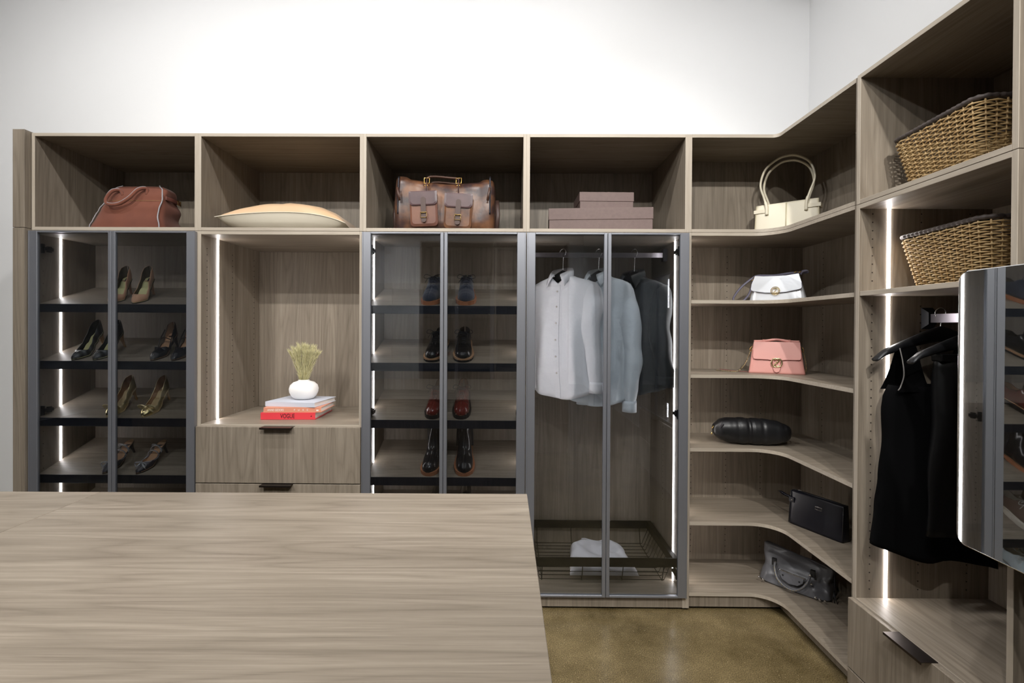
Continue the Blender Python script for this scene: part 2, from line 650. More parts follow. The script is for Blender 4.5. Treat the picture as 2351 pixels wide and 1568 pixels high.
def open_cabinet(name, label, x0, x1, y, group='open cabinets with drawers'):
    w = (x1 - x0) / 2
    t = thing(name, label, 'cabinet', ((x0 + x1) / 2, y, 0), group=group)
    H = ZU - .0015
    box('side_panel', -w, -w + T, 0, DB, .012, H, 'wood_z', t)
    box('side_panel', w - T, w, 0, DB, .012, H, 'wood_z', t)
    box('top_panel', -w + T, w - T, 0, DB, H - T, H, 'wood_x', t)
    box('back_panel', -w + T, w - T, DB - .001, DB + .015, .072, H - T, 'wood_z', t)
    box('counter_panel', -w + T, w - T, .0, DB - .001, .911, .929, 'wood_x', t)
    box('bottom_panel', -w + T, w - T, .012, DB, .055, .072, 'wood_x', t)
    box('toe_kick', -w + .004, w - .004, .004, .022, .012, .066, 'wood_z', t)
    drawer_stack(t, w - .003, [(.9195, .636), (.631, .352), (.347, .072)])
    led(t, -w + T, .145, .929, H - T, 1)
    led(t, w - T, .145, .929, H - T, -1)
    P = []
    for sx in (-w + T, w - T):
        for yy in (.05, .285, .52):
            P += [(sx, yy, .965 + .032 * k) for k in range(28)]
    pins(t, P)
    return t

def wardrobe(name, label, x0, x1, y):
    w = (x1 - x0) / 2
    t = thing(name, label, 'cabinet', ((x0 + x1) / 2, y, 0), group='tall wardrobes')
    H = ZU - .0015
    box('side_panel', -w, -w + T, 0, DB, .012, H, 'wood_z', t)
    box('side_panel', w - T, w, 0, DB, .012, H, 'wood_z', t)
    box('top_panel', -w + T, w - T, 0, DB, H - T, H, 'wood_x', t)
    box('back_panel', -w + T, w - T, DB - .001, DB + .015, .08, H - T, 'wood_z', t)
    box('bottom_panel', -w + T, w - T, .012, DB - .001, .062, .08, 'wood_x', t)
    box('toe_kick', -w + .004, w - .004, .004, .022, .012, .066, 'wood_z', t)
    led(t, -w + T, .145, .08, H - T, 1)
    led(t, w - T, .145, .08, H - T, -1)
    # hanging rail with its two end brackets
    g = Geo()
    g.box(-w + T + .02, w - T - .02, .288, .306, 1.826, 1.852)
    rail = g.build('hanging_rail', 'rod_metal', t)
    for s in (-1, 1):
        xx = s * (w - T)
        g = Geo()
        g.box(min(xx, xx - s * .022), max(xx, xx - s * .022), .276, .318, 1.805, 1.872)
        g.build('rail_bracket', 'dark_metal', rail)
    P = []
    for sx in (-w + T, w - T):
        for yy in (.06, .33):
            P += [(sx, yy, .45 + .032 * k) for k in range(36)]
    pins(t, P)
    for a, b, h in ((-w + .002, -.0012, -1), (.0012, w - .002, 1)):
        glass_door(t, a, b, .072, ZU - .006, h)
    return t

FY = 2.5
upper('upper_cabinet', 'open upper cabinet holding the brown suede bag', *BAYS[0], FY)
upper('upper_cabinet', 'open upper cabinet holding the tan pillow', *BAYS[1], FY)
upper('upper_cabinet', 'open upper cabinet holding the leather duffel bag', *BAYS[2], FY)
upper('upper_cabinet', 'open upper cabinet holding the two brown boxes', *BAYS[3], FY)
shoe_cabinet('shoe_cabinet', 'smoked glass shoe cabinet with slanted shelves of high heels', *BAYS[0], FY, both=False)
open_cabinet('open_cabinet', 'open oak cabinet with drawers, books and a white vase on its counter', *BAYS[1], FY)
shoe_cabinet('shoe_cabinet', 'smoked glass shoe cabinet with lace-up shoes and boots', *BAYS[2], FY)
wardrobe('wardrobe', 'smoked glass wardrobe with hanging white shirts and a wire basket', *BAYS[3], FY)

t = thing('filler_post', 'oak filler post closing the cabinet row next to the bare wall', 'panel', (-2.468, 2.465, 0))
box('lower_filler', -.031, .029, 0, WB - 2.47, .0, 1.917, 'wood_z', t)
box('upper_filler', -.031, .029, 0, WB - 2.47, 1.919, 2.411, 'wood_z', t)

# ------------------------------------------------------------------ corner shelving
CX0, CX1, CY0, CY1, CXF = .898, 1.69, 1.941, 2.868, 1.345
def L_poly(x0, x1, y0, y1, xf, yf, r, n=14):
    p = [(x0, yf)]
    for k in range(n + 1):
        a = PI / 2 * k / n
        p.append((xf - r + r * math.sin(a), yf - r + r * math.cos(a)))
    p += [(xf, y0), (x1, y0), (x1, y1), (x0, y1)]
    return p
def rel(poly, o):
    return [(x - o[0], y - o[1]) for x, y in poly]
O = (1.345, 2.5)
ct = thing('corner_cabinet', 'open corner cabinet with the cream tote bag under its top', 'cabinet', (O[0], O[1], ZU))
PL = lambda r, x0=CX0, y0=CY0: rel(L_poly(x0, CX1, y0, CY1, CXF, FY, r), O)
prism('top_panel', PL(.03, CX0 + T, CY0 + .001), HU - .0165, HU, 'wood_x', ct, band='edge_x')
prism('shelf', PL(.13, CX0 + T, CY0 + .001), 0.001, T, 'wood_x', ct, band='edge_x')
box('side_panel', CX0 - O[0], CX0 + T - O[0], 0, CY1 - O[1], 0, HU, 'wood_z', ct)
box('back_panel', CX0 + T - O[0], CX1 - O[0], CY1 - O[1], CY1 - O[1] + .016, 0, HU, 'wood_z', ct)
box('back_panel', CX1 - O[0], CX1 - O[0] + .016, CY0 - O[1], CY1 - O[1] + .016, 0, HU, 'wood_z', ct)
box('side_panel', CXF - O[0], CX1 - O[0], CY0 - O[1] - T, CY0 - O[1], 0, HU, 'wood_z', ct)
cl = thing('corner_shelving', 'corner shelving with curved oak shelves of handbags', 'shelving', (O[0], O[1], 0))
CORNER_Z = [1.572, 1.196, .824, .450, .091]
prism('top_panel', PL(.13, CX0 + T, CY0 + .001), ZU - .016, ZU - .0005, 'wood_x', cl, band='edge_x')
for z in CORNER_Z:
    prism('shelf', PL(.13, CX0 + T, CY0 + .001), z - .0172, z, 'wood_x', cl, band='edge_x')
box('side_panel', CX0 - O[0], CX0 + T - O[0], 0, CY1 - O[1], .012, ZU - .001, 'wood_z', cl)
box('back_panel', CX0 + T - O[0], CX1 - O[0], CY1 - O[1], CY1 - O[1] + .016, .012, ZU - .001, 'wood_z', cl)
box('back_panel', CX1 - O[0], CX1 - O[0] + .016, CY0 - O[1], CY1 - O[1] + .016, .012, ZU - .001, 'wood_z', cl)
box('side_panel', CXF - O[0], CX1 - O[0], CY0 - O[1] - T, CY0 - O[1], .012, ZU - .001, 'wood_z', cl)
box('toe_kick', CX0 + T - O[0], 1.38 - O[0], .012, .028, .014, .0735, 'wood_z', cl)
box('toe_kick', 1.38 - O[0], 1.396 - O[0], CY0 - O[1], .028, .014, .0735, 'wood_z', cl)
led(cl, CX0 + T - O[0], .145, .092, ZU - .02, 1)
P = []
for k in range(52):
    z = .135 + .0335 * k
    if min(abs(z - q) for q in CORNER_Z) < .02:
        continue
    for x in (1.055, 1.255, 1.455):
        P.append((x - O[0], CY1 - O[1], z))
pins(cl, P, 'y')
P = []
for k in range(52):
    z = .135 + .0335 * k
    if min(abs(z - q) for q in CORNER_Z) < .02:
        continue
    for y in (2.10, 2.40, 2.68):
        P.append((CX1 - O[0], y - O[1], z))
pins(cl, P)

# ------------------------------------------------------------------ run along the wall on the right
RX, RY0, RY1 = 1.338, 1.315, 1.9235
rw = (RY1 - RY0) / 2
rd = 1.845 - RX
def run_root(name, label, cat, y, z, group=None):
    return thing(name, label, cat, (RX, y, z), -PI / 2, group)
ym = (RY0 + RY1) / 2
t = run_root('upper_cabinet', 'open upper cabinet of the side run with a wicker basket', 'cabinet', ym, ZU - .004, 'open upper cabinets')
box('side_panel', -rw, -rw + .018, 0, rd, 0, HU + .004, 'wood_z', t)
box('side_panel', rw - .018, rw, 0, rd, 0, HU + .004, 'wood_z', t)
box('top_panel', -rw + .018, rw - .018, 0, rd, HU - .0125, HU + .004, 'wood_x', t)
box('bottom_panel', -rw + .018, rw - .018, 0, rd, 0, T, 'wood_x', t)
box('back_panel', -rw, rw, rd - .002, rd + .014, 0, HU + .004, 'wood_z', t)
t = run_root('open_wardrobe', 'open oak wardrobe of the side run with a hanging black dress and drawers', 'cabinet', ym, 0, 'tall wardrobes')
H = ZU - .0055
box('side_panel', -rw, -rw + .018, 0, rd, .012, H, 'wood_z', t)
box('side_panel', rw - .018, rw, 0, rd, .012, H, 'wood_z', t)
box('top_panel', -rw + .018, rw - .018, 0, rd, H - T, H, 'wood_x', t)
box('back_panel', -rw, rw, rd - .002, rd + .014, .07, H, 'wood_z', t)
box('shelf', -rw + .0185, rw - .0185, .003, rd, 1.556, 1.5735, 'wood_x', t)
box('counter_panel', -rw + .018, rw - .018, .0, rd, .378, .396, 'wood_x', t)
box('toe_kick', -rw + .004, rw - .004, .02, .036, .012, .066, 'wood_z', t)
drawer_stack(t, rw - .002, [(.3905, .1235), (.1185, .06)], y=-.02)
led(t, -rw + .018, .112, .396, 1.556, 1)
led(t, -rw + .018, .112, 1.5735, H - T, 1)
g = Geo()
g.box(-rw + .03, rw - .03, .252, .268, 1.455, 1.487)
rail = g.build('hanging_rail', 'rod_metal', t)
for s in (-1, 1):
    xx = s * (rw - .018)
    g = Geo()
    g.add(loft([[Vector((xx, .238, 1.43)), Vector((xx, .282, 1.43)), Vector((xx, .282, 1.512)), Vector((xx, .238, 1.512))],
                [Vector((xx - s * .026, .245, 1.449)), Vector((xx - s * .026, .275, 1.449)), Vector((xx - s * .026, .275, 1.493)), Vector((xx - s * .026, .245, 1.493))]]))
    g.build('rail_bracket', 'dark_metal', rail)
P = []
for k in range(46):
    z = .43 + .032 * k
    if abs(z - 1.565) < .02:
        continue
    for yy in (.050, .235, .42):
        P.append((-rw + .018, yy, z))
pins(t, P)
# door-less far part of the run: drawers under dark glass (seen as a reflection in the wardrobe glass)
t = run_root('glass_cabinet', 'dark glass fronted cabinet of the side run beyond the mirror', 'cabinet', .52, 0)
w2 = .55
box('side_panel', -w2, -w2 + T, 0, rd, .012, 1.89, 'wood_z', t)
box('side_panel', w2 - T, w2, 0, rd, .012, 1.89, 'wood_z', t)
box('top_panel', -w2 + T, w2 - T, 0, rd, 1.873, 1.89, 'wood_x', t)
box('back_panel', -w2 + T, w2 - T, rd - .016, rd, .07, 1.873, 'wood_z', t)
for z in (.62, .93, 1.25, 1.56):
    box('shelf', -w2 + T, w2 - T, .02, rd - .016, z - .017, z, 'wood_x', t)
drawer_stack(t, w2 - .003, [(.615, .345), (.34, .07)])
for x in (-w2 + T, 0.0):
    led(t, x, .09, .63, 1.87, 1)
glass_door(t, -w2 + .002, -.0012, .64, 1.886, -1)
glass_door(t, .0012, w2 - .002, .64, 1.886, 1)

# ------------------------------------------------------------------ pull-out mirror on the side run
t = thing('swivel_mirror', 'frameless rounded dressing mirror standing out in front of the black dress', 'mirror', (1.2523, 1.20, 1.213))
def rrect(hw, hh, r, n=8):
    p = []
    for cx, cy, a0 in ((hw - r, hh - r, 0), (-hw + r, hh - r, PI / 2), (-hw + r, -hh + r, PI), (hw - r, -hh + r, 1.5 * PI)):
        for k in range(n + 1):
            a = a0 + PI / 2 * k / n
            p.append((cx + r * math.cos(a), cy + r * math.sin(a)))
    return p
pr = rrect(.188, .375, .028)
n = len(pr)
fromv('mirror_glass', [(0, y, z) for y, z in pr] + [(.0045, y, z) for y, z in pr],
      [list(range(n)), list(range(n, 2 * n))[::-1]], 'mirror', t)
g = Geo()
g.tube([(.0022, y * 1.0, z * 1.0) for y, z in pr], .0026, 6, closed=True)
g.build('edge_trim', 'chrome', t)
pr = rrect(.182, .369, .026)
fromv('backing_board', [(.0048, y, z) for y, z in pr] + [(.016, y, z) for y, z in pr],
      [list(range(n))[::-1], list(range(n, 2 * n))] + [[i, (i + 1) % n, n + (i + 1) % n, n + i] for i in range(n)], 'dark_metal', t)
g = Geo()
for z in (-.2, .2):
    g.box(.016, .09, -.03, .0, z - .02, z + .02)
g.box(.062, .0855, -.05, .098, -.25, .25)
g.build('slide_arm', 'dark_metal', t)

# ------------------------------------------------------------------ island
IA = R(.55)
t = thing('island', 'wide oak island counter in front of the cabinets', 'island', (.056, 1.508, 0), IA)
IW, ID, IH = 2.75, 1.36, .92
JX = -1.302
box('worktop', JX + .0003, 0, -ID, 0, IH - .03, IH, 'wood_x', t, bev=.001)
box('worktop', -IW, JX - .0003, -ID, 0, IH - .03, IH, 'wood_x', t, bev=.001)
for x0, x1 in ((-.022, -.004), (-IW + .004, -IW + .022)):
    box('end_panel', x0, x1, -ID + .004, -.004, 0, IH - .03, 'wood_z', t)
for k in range(3):
    a = -IW + .022 + k * (IW - .044) / 3
    box('back_panel', a + .001, a + (IW - .044) / 3 - .001, -.024, -.006, .07, IH - .031, 'wood_z', t)
    dr = box('drawer_front', a + .002, a + (IW - .044) / 3 - .002, -ID + .004, -ID + .022, .07, IH - .036, 'wood_z', t)
    handle_tab(dr, a + (IW - .044) / 6, IH - .0355, -ID + .004)
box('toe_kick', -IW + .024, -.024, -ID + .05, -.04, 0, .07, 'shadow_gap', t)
# ------------------------------------------------------------------ item materials
mat('suede', (116, 65, 46), .9, sheen=.15, var=(9, .28, (98, 54, 40)), bump=(300, .15, .001))
mat('suede_trim', (150, 146, 150), .6)
mat('suede_strap', (104, 60, 50), .6)
mat('satin_tan', (216, 184, 148), .36, sheen=.2, var=(5, .3, (204, 168, 130)))
mat('cream_cloth', (216, 208, 190), .8, bump=(500, .1, .0008))
mat('distressed', (54, 38, 37), .36, var=(11, .12, (116, 78, 52)), bump=(40, .25, .002))
mat('distressed_dark', (72, 54, 58), .36, var=(14, .25, (94, 72, 72)))
mat('distressed_red', (92, 58, 52), .42, var=(10, .25, (120, 80, 60)))
mat('strap_leather', (72, 52, 46), .5)
mat('handle_leather', (70, 44, 32), .5)
mat('zip_dark', (44, 42, 48), .5, .4)
mat('paper_brown', (104, 86, 82), .6, var=(60, .3, (114, 95, 90)), bump=(700, .12, .0006))
mat('paper_dark', (64, 48, 44), .8)
mat('cream_leather', (224, 215, 192), .42, bump=(260, .06, .0006))
mat('cream_edge', (196, 186, 156), .5)
mat('silver_leather', (226, 228, 232), .24, .25, bump=(90, .10, .001))
mat('silver_edge', (92, 88, 104), .5)
mat('pink_leather', (208, 146, 136), .42, bump=(300, .05, .0005))
mat('pink_edge', (150, 84, 80), .5)
mat('black_leather', (20, 20, 22), .4, bump=(120, .12, .001))
mat('navy_leather', (15, 16, 26), .3, bump=(200, .08, .0006))
mat('grey_leather', (98, 98, 102), .36, bump=(26, .35, .004))
mat('grey_dark', (34, 34, 36), .5)
mat('cord_yellow', (146, 128, 72), .6)
mat('wicker', (212, 184, 136), .5, var=(26, .3, (186, 152, 102)))
mat('wicker_rim', (52, 44, 42), .5, var=(40, .3, (88, 78, 74)))
mat('book_red', (226, 62, 72), .5)
mat('book_orange', (222, 150, 122), .45)
mat('book_blue', (206, 210, 222), .45)
mat('pages', (214, 208, 204), .9, bump=(900, .3, .0004))
mat('ink_black', (20, 16, 18), .6)
mat('ink_dark_red', (122, 30, 40), .6)
mat('ink_white', (240, 236, 230), .6)
mat('ceramic', (240, 238, 236), .5)
mat('pampas', (226, 220, 176), .9, var=(60, .3, (206, 198, 148)))
mat('pampas_stem', (176, 164, 110), .9)
mat('nude_suede', (206, 158, 124), .75, sheen=.2)
mat('lining_cream', (214, 208, 150), .6)
mat('lining_dark', (74, 66, 52), .7)
mat('lining_tan', (190, 148, 112), .6)
mat('lining_gold', (196, 172, 128), .5)
mat('label_black', (26, 18, 28), .6)
mat('heel_wood', (190, 142, 84), .4)
mat('croc_black', (20, 22, 30), .2, bump=(70, .5, .0012))
mat('gold_foil', (224, 206, 158), .3, .7, bump=(60, .35, .0015))
mat('gold_cap', (226, 208, 150), .12, 1)
mat('satin_navy', (26, 26, 38), .45)
mat('crystal', (216, 218, 224), .16, .7, bump=(500, .9, .002))
mat('navy_suede', (36, 42, 58), .85, sheen=.3)
mat('black_calf', (26, 25, 25), .24, coat=.3)
mat('oxblood', (112, 32, 24), .2, coat=.4, var=(7, .3, (70, 20, 18)))
mat('boot_leather', (20, 20, 24), .28, coat=.2)
mat('sole_tan', (170, 112, 78), .55)
mat('sole_black', (18, 17, 17), .5)
mat('sole_white', (216, 210, 198), .55)
mat('sneaker_brown', (92, 74, 62), .7)
mat('sneaker_grey', (176, 190, 196), .6)
mat('lace_dark', (24, 26, 34), .7)
mat('lace_white', (206, 206, 204), .8)
mat('cotton_white', (246, 246, 250), .85, sheen=.1, bump=(13, .55, .016))
mat('cotton_blue', (222, 230, 236), .85, sheen=.1, bump=(13, .55, .016))
mat('wool_dark', (38, 42, 44), .9, sheen=.15)
mat('button_pearl', (216, 212, 200), .3)
mat('hanger_black', (30, 31, 34), .4)
mat('black_cloth', (4, 4, 5), .95, spec=.1)
mat('black_satin', (6, 6, 7), .45, spec=.25, bump=(30, .3, .003))
mat('trim_grey', (120, 116, 112), .5)
mat('tee_white', (228, 228, 234), .85, bump=(700, .08, .0005))

def stripes_material():
    m = bpy.data.materials.new('sheer_stripe')
    m.use_nodes = True
    nt = m.node_tree
    b = nt.nodes['Principled BSDF']
    tc = nt.nodes.new('ShaderNodeTexCoord')
    w = nt.nodes.new('ShaderNodeTexWave')
    w.bands_direction = 'Y'
    w.inputs['Scale'].default_value = 9
    w.inputs['Distortion'].default_value = 1.5
    r = nt.nodes.new('ShaderNodeValToRGB')
    r.color_ramp.interpolation = 'CONSTANT'
    r.color_ramp.elements[0].color = srgb(18, 18, 20)
    r.color_ramp.elements[1].position = .62
    r.color_ramp.elements[1].color = srgb(74, 76, 78)
    nt.links.new(tc.outputs['Object'], w.inputs['Vector'])
    nt.links.new(w.outputs['Fac'], r.inputs['Fac'])
    nt.links.new(r.outputs['Color'], b.inputs['Base Color'])
    b.inputs['Roughness'].default_value = .4
    M['sheer_stripe'] = m
stripes_material()

def crease(p, amp, sc, seed=0.0):
    q = Vector(p) * sc + Vector((seed, seed * 1.7, seed * .6))
    return noise.noise_vector(q) * amp

def interp(tab, t):
    for (a, va), (b, vb) in zip(tab, tab[1:]):
        if t <= b:
            u = (t - a) / (b - a) if b > a else 0
            u = u * u * (3 - 2 * u)
            return va + (vb - va) * u
    return tab[-1][1]

def subsurf(o, lv=1):
    m = o.modifiers.new('smooth', 'SUBSURF')
    m.levels = m.render_levels = lv
    return o

def solid(o, th, off=-1.0, mo=0):
    m = o.modifiers.new('thick', 'SOLIDIFY')
    m.thickness = th
    m.offset = off
    m.material_offset = mo
    m.material_offset_rim = 0
    return o

# ------------------------------------------------------------------ bags in the upper cabinets
ZS = ZU + T + .0005
# brown suede holdall
t = thing('suede_bag', 'brown suede handbag with pale piped edges and a drooping top handle', 'bag', (-2.045, 2.715, ZS))
tab_l = [(0, -.215), (.03, -.205), (.06, -.188), (.09, -.180), (.12, -.166), (.155, -.150), (.19, -.146), (.225, -.135), (.25, -.112), (.262, -.085)]
tab_r = [(0, .190), (.03, .188), (.09, .183), (.155, .180), (.20, .182), (.235, .172), (.262, .140)]
dep = [(0, .105), (.05, .105), (.12, .09), (.19, .065), (.24, .045), (.262, .03)]
rings = []
for k in range(22):
    z = .262 * k / 21
    l, r_, d = interp(tab_l, z), interp(tab_r, z), interp(dep, z)
    ring = sellipse((r_ - l) / 2, d, 7, 56, z, (l + r_) / 2, 0)
    for p in ring:
        c = crease(p, .006, 14, 2.0)
        p.x += c.x * (1 if z > .01 else 0)
        p.y += c.y
        if p.x > .12 and z > .02:
            p.x += .012 * math.sin(z * 60) * max(0, (p.y + .1) / .2)
    rings.append(ring)
body = Geo().add(loft(rings)).build('body', 'suede', t, True)
subsurf(body)
def bag_front(x, z):
    return -interp(dep, z) - .001
g = Geo()
pp = [(interp(tab_r, z) - .012 + .004 * math.sin(z * 50), bag_front(0, z) + .004, z) for z in [.262 * k / 24 for k in range(25)]]
g.tube(pp, .0035, 6)
pp = [(interp(tab_l, z) + .012, bag_front(0, z) + .006, z) for z in [.262 * k / 24 for k in range(25)]]
g.tube(pp, .0025, 6)
g.build('piping', 'suede_trim', t, True)
g = Geo()
A, B = Vector((-.065, bag_front(0, .222) - .004, .228)), Vector((.075, bag_front(0, .235) - .004, .240))
hp = curve_pts([A + Vector((.018, .0, -.028)), A, A + Vector((-.022, -.028, -.012)), A + Vector((-.036, -.05, -.06)), A + Vector((-.018, -.058, -.088)), A + Vector((.035, -.058, -.088)),
                A + Vector((.085, -.05, -.055)), B + Vector((-.025, -.028, -.014)), B, B + Vector((.004, .0, -.034))], 60)
g.tube(hp, [.0085] * len(hp), 10)
g.build('handle', 'suede', t, True)
g = Geo()
g.tube([p + Vector((-.002, -.003, .0085)) for p in hp], .0018, 5)
g.build('handle_edge', 'suede_trim', t, True)
g = Geo()
for q in (A + Vector((.022, .004, -.025)), B + Vector((.006, .004, -.032))):
    g.add(loft([sellipse(.017, .003, 2, 16, 0), sellipse(.017, .003, 2, 16, .004)]), Matrix.Translation(q) @ Matrix.Rotation(R(72), 4, 'X') @ Matrix.Scale(1.8, 4, (0, 1, 0)))
g.build('handle_patch', 'suede', t, True)
g = Geo()
g.tube([(-.14 + .32 * k / 40, bag_front(0, .17) - .001, .170) for k in range(0, 41)], .0007, 4)
g.build('stitching', 'cord_yellow', t)
sp = curve_pts([(.178, -.05, .19), (.190, -.01, .186), (.187, .05, .182), (.178, .075, .180)], 16)
g = Geo()
g.tube(sp, .011, 8, flat=.2, up=(1, 0, 0))
st = g.build('side_strap', 'suede_strap', t, True)
g = Geo()
g.tube([(.192, .030, .172), (.192, .052, .171), (.192, .052, .194), (.192, .030, .195)], .0025, 6, closed=True)
g.build('buckle', 'gold', st, True)

# tan pillow
t = thing('pillow', 'tan and cream satin pillow lying flat in the upper cabinet', 'pillow', (-1.188, 2.765, ZS))
N1, N2 = 40, 30
def pil(sgn):
    v, f = [], []
    for j in range(N2 + 1):
        for i in range(N1 + 1):
            u, w = -1 + 2 * i / N1, -1 + 2 * j / N2
            pinch = 1 - .10 * (1 - abs(u) ** 2) * abs(w) ** 3
            x = u * .335 * (1 - .05 * (1 - w * w) * abs(u) ** 3)
            y = w * .225 * pinch
            h = max(0, (1 - abs(u) ** 2.6)) ** .55 * max(0, (1 - abs(w) ** 2.6)) ** .5
            seam = .092 - .030 * u * u - .028 * max(0, u) ** 3 - .012 * (1 - abs(w))
            c = noise.noise(Vector((x * 9, y * 7, sgn * 3)))
            rip = .0022 * math.sin(x * 48 + 5 * c) * max(0, 1 - abs(w + .6) * 1.3) * h
            z = seam + (.078 * h if sgn > 0 else -.092 * min(1, h * 1.15)) + .006 * c * h + (rip if sgn > 0 else 0)
            v.append((x, y, max(.0008, z)))
    for j in range(N2):
        for i in range(N1):
            a = j * (N1 + 1) + i
            q = [a, a + 1, a + N1 + 2, a + N1 + 1]
            f.append(q if sgn > 0 else q[::-1])
    return v, f
vt, ft = pil(1)
fromv('upper_cover', vt, ft, 'satin_tan', t, True)
vb, fb = pil(-1)
fromv('lower_cover', vb, fb, 'cream_cloth', t, True)
edge = [vt[i] for i in range(N1 + 1)] + [vt[j * (N1 + 1) + N1] for j in range(1, N2 + 1)] + [vt[N2 * (N1 + 1) + i] for i in range(N1 - 1, -1, -1)] + [vt[j * (N1 + 1)] for j in range(N2 - 1, 0, -1)]
Geo().tube([Vector(p) for p in edge], .0042, 6, closed=True, flat=.6).build('seam_flange', 'cream_cloth', t, True)

# leather duffel
t = thing('duffel_bag', 'distressed brown leather duffel bag with two buckled front pockets', 'bag', (-.352, 2.735, ZS))
W2, DH, HH = .272, .118, .292
rings = []
for k in range(41):
    x = -W2 + 2 * W2 * k / 40
    e = min(1, (W2 - abs(x)) / .03)
    top = HH * (1 - .035 * ((x + .1) / W2)) - .012 * math.cos(x * 11) + (.012 if abs(x) > .2 else 0)
    ring = []
    for i in range(40):
        a = 2 * PI * i / 40
        c, s = math.cos(a), math.sin(a)
        y = DH * (.72 + .28 * e ** .5) * math.copysign(abs(c) ** .45, c)
        z = top / 2 * (1 - .05 * (1 - e)) + top / 2 * math.copysign(abs(s) ** .42, s) * (.94 + .06 * e ** .5)
        z = max(z, 0)
        p = Vector((x, y * (1 - .16 * (z / top) ** 2), z))
        q = crease(p, .009, 11, 4.4)
        p.y += q.y * min(1, z * 30)
        p.x += q.x * .5
        p.z += q.z * .5 * min(1, z * 20)
        p.z = max(p.z, .0005)
        ring.append(p)
    rings.append(ring)
body = Geo().add(loft(rings)).build('body', 'distressed', t, True)
subsurf(body)
FY_ = -DH - .004
def slab(name, pts, y0, y1, mtl, par, bulge=0.0):
    """closed outline in x,z made into a plate between y0 (front) and y1"""
    n = len(pts)
    cx = sum(p[0] for p in pts) / n
    cz = sum(p[1] for p in pts) / n
    v = [(x, y1, z) for x, z in pts] + [(x, y0, z) for x, z in pts] + [(cx + (x - cx) * .86, y0 - bulge, cz + (z - cz) * .86) for x, z in pts]
    f = [list(range(n))] + [[i, n + i, n + (i + 1) % n, (i + 1) % n] for i in range(n)] + [[n + i, 2 * n + i, 2 * n + (i + 1) % n, n + (i + 1) % n] for i in range(n)] + [list(range(2 * n, 3 * n))[::-1]]
    return fromv(name, v, f, mtl, par, False)
def round_poly(x0, x1, z0, z1, rb, rt, n=6):
    p = []
    for cx, cz, r, a0 in ((x1 - rt, z1 - rt, rt, 0), (x0 + rt, z1 - rt, rt, .5), (x0 + rb, z0 + rb, rb, 1), (x1 - rb, z0 + rb, rb, 1.5)):
        for k in range(n + 1):
            a = a0 * PI + PI / 2 * k / n
            p.append((cx + r * math.cos(a), cz + r * math.sin(a)))
    return p
for xc, z0, m1, rot in ((-.096, .028, 'distressed_red', -2.5), (.076, .016, 'distressed', 3.0)):
    MT = Matrix.Translation((xc, 0, z0)) @ Matrix.Rotation(R(rot), 4, 'Y') @ Matrix.Translation((-xc, 0, -z0))
    pk = slab('pocket', round_poly(xc - .074, xc + .070, z0, z0 + .175, .02, .01), FY_ - .022, FY_ + .03, m1, t, .006)
    fl = slab('pocket_flap', round_poly(xc - .076, xc + .072, z0 + .108, z0 + .182, .022, .006), FY_ - .034, FY_ - .026, 'distressed_dark', pk, .002)
    st = slab('pocket_strap', round_poly(xc - .014, xc + .012, z0 + .018, z0 + .150, .012, .012), FY_ - .0385, FY_ - .0362, 'strap_leather', pk)
    g = Geo()
    g.tube([(xc - .016, FY_ - .041, z0 + .042), (xc + .015, FY_ - .041, z0 + .042), (xc + .015, FY_ - .041, z0 + .070), (xc - .016, FY_ - .041, z0 + .070)], .0026, 6, closed=True)
    g.tube([(xc - .016, FY_ - .043, z0 + .066), (xc + .015, FY_ - .043, z0 + .066)], .0018, 6)
    bk = g.build('pocket_buckle', 'antique_brass', pk, True)
    for o in (pk, fl, st, bk):
        o.data.transform(MT)
for xc in (-.092, .078):
    sp = Geo()
    sp.tube([(xc, -DH - .006, .175), (xc, -DH * .98 - .004, .245), (xc, -DH * .80 - .006, .283)], .014, 8, flat=.16, up=(1, 0, 0))
    sg = sp.build('handle_tab', 'distressed_dark', t, True)
    g = Geo()
    g.tube([(xc - .014, -DH * .86 - .010, .262), (xc + .014, -DH * .86 - .010, .262), (xc + .014, -DH * .78 - .012, .292), (xc - .014, -DH * .78 - .012, .292)], .0028, 6, closed=True)
    g.build('ring', 'brass', sg, True)
    g = Geo()
    for dx in (-.006, .006):
        g.add(loft([sellipse(.0042, .0042, 2, 10, 0), sellipse(.0042, .0042, 2, 10, .002), sellipse(.002, .002, 2, 10, .0035)]), Matrix.Translation((xc + dx, -DH - .008, .246)) @ Matrix.Rotation(R(90), 4, 'X'))
    g.build('rivet', 'brass', sg, True)
for yy, dz in ((-.098, .0), (.02, .004)):
    hp = curve_pts([(-.092, yy, .290 + dz), (-.075, yy, .300 + dz), (-.03, yy, .300 + dz), (.03, yy, .294 + dz), (.066, yy, .291 + dz), (.078, yy, .284 + dz)], 30)
    g = Geo()
    g.tube(hp, .0085, 8, flat=.75)
    g.build('carry_handle', 'handle_leather', t, True)
for s in (-1, 1):
    xx = s * (W2 - .028)
    g = Geo()
    zc = [(xx, -DH * .9 - .008 + .02 * (a / 20) ** 3, .10 + .20 * a / 20) for a in range(0, 21)] + [(xx, -.07 + .14 * a / 10, .303) for a in range(0, 11)]
    g.tube(zc, .0045, 6)
    zp = g.build('zip', 'zip_dark', t, True)
    g = Geo()
    g.tube([(xx, -DH - .014, .235), (xx - s * .006, -DH - .018, .20), (xx - s * .012, -DH - .016, .165)], .006, 6, flat=.3, up=(0, 1, 0))
    g.build('zip_pull', 'handle_leather', zp, True)
    g = Geo()
    g.tube([(s * (W2 + .004), -.02, .03), (s * (W2 + .012), -.01, .12), (s * (W2 + .006), 0, .2)], .012, 8, flat=.3, up=(0, 1, 0))
    g.build('end_tab', 'strap_leather', t, True)

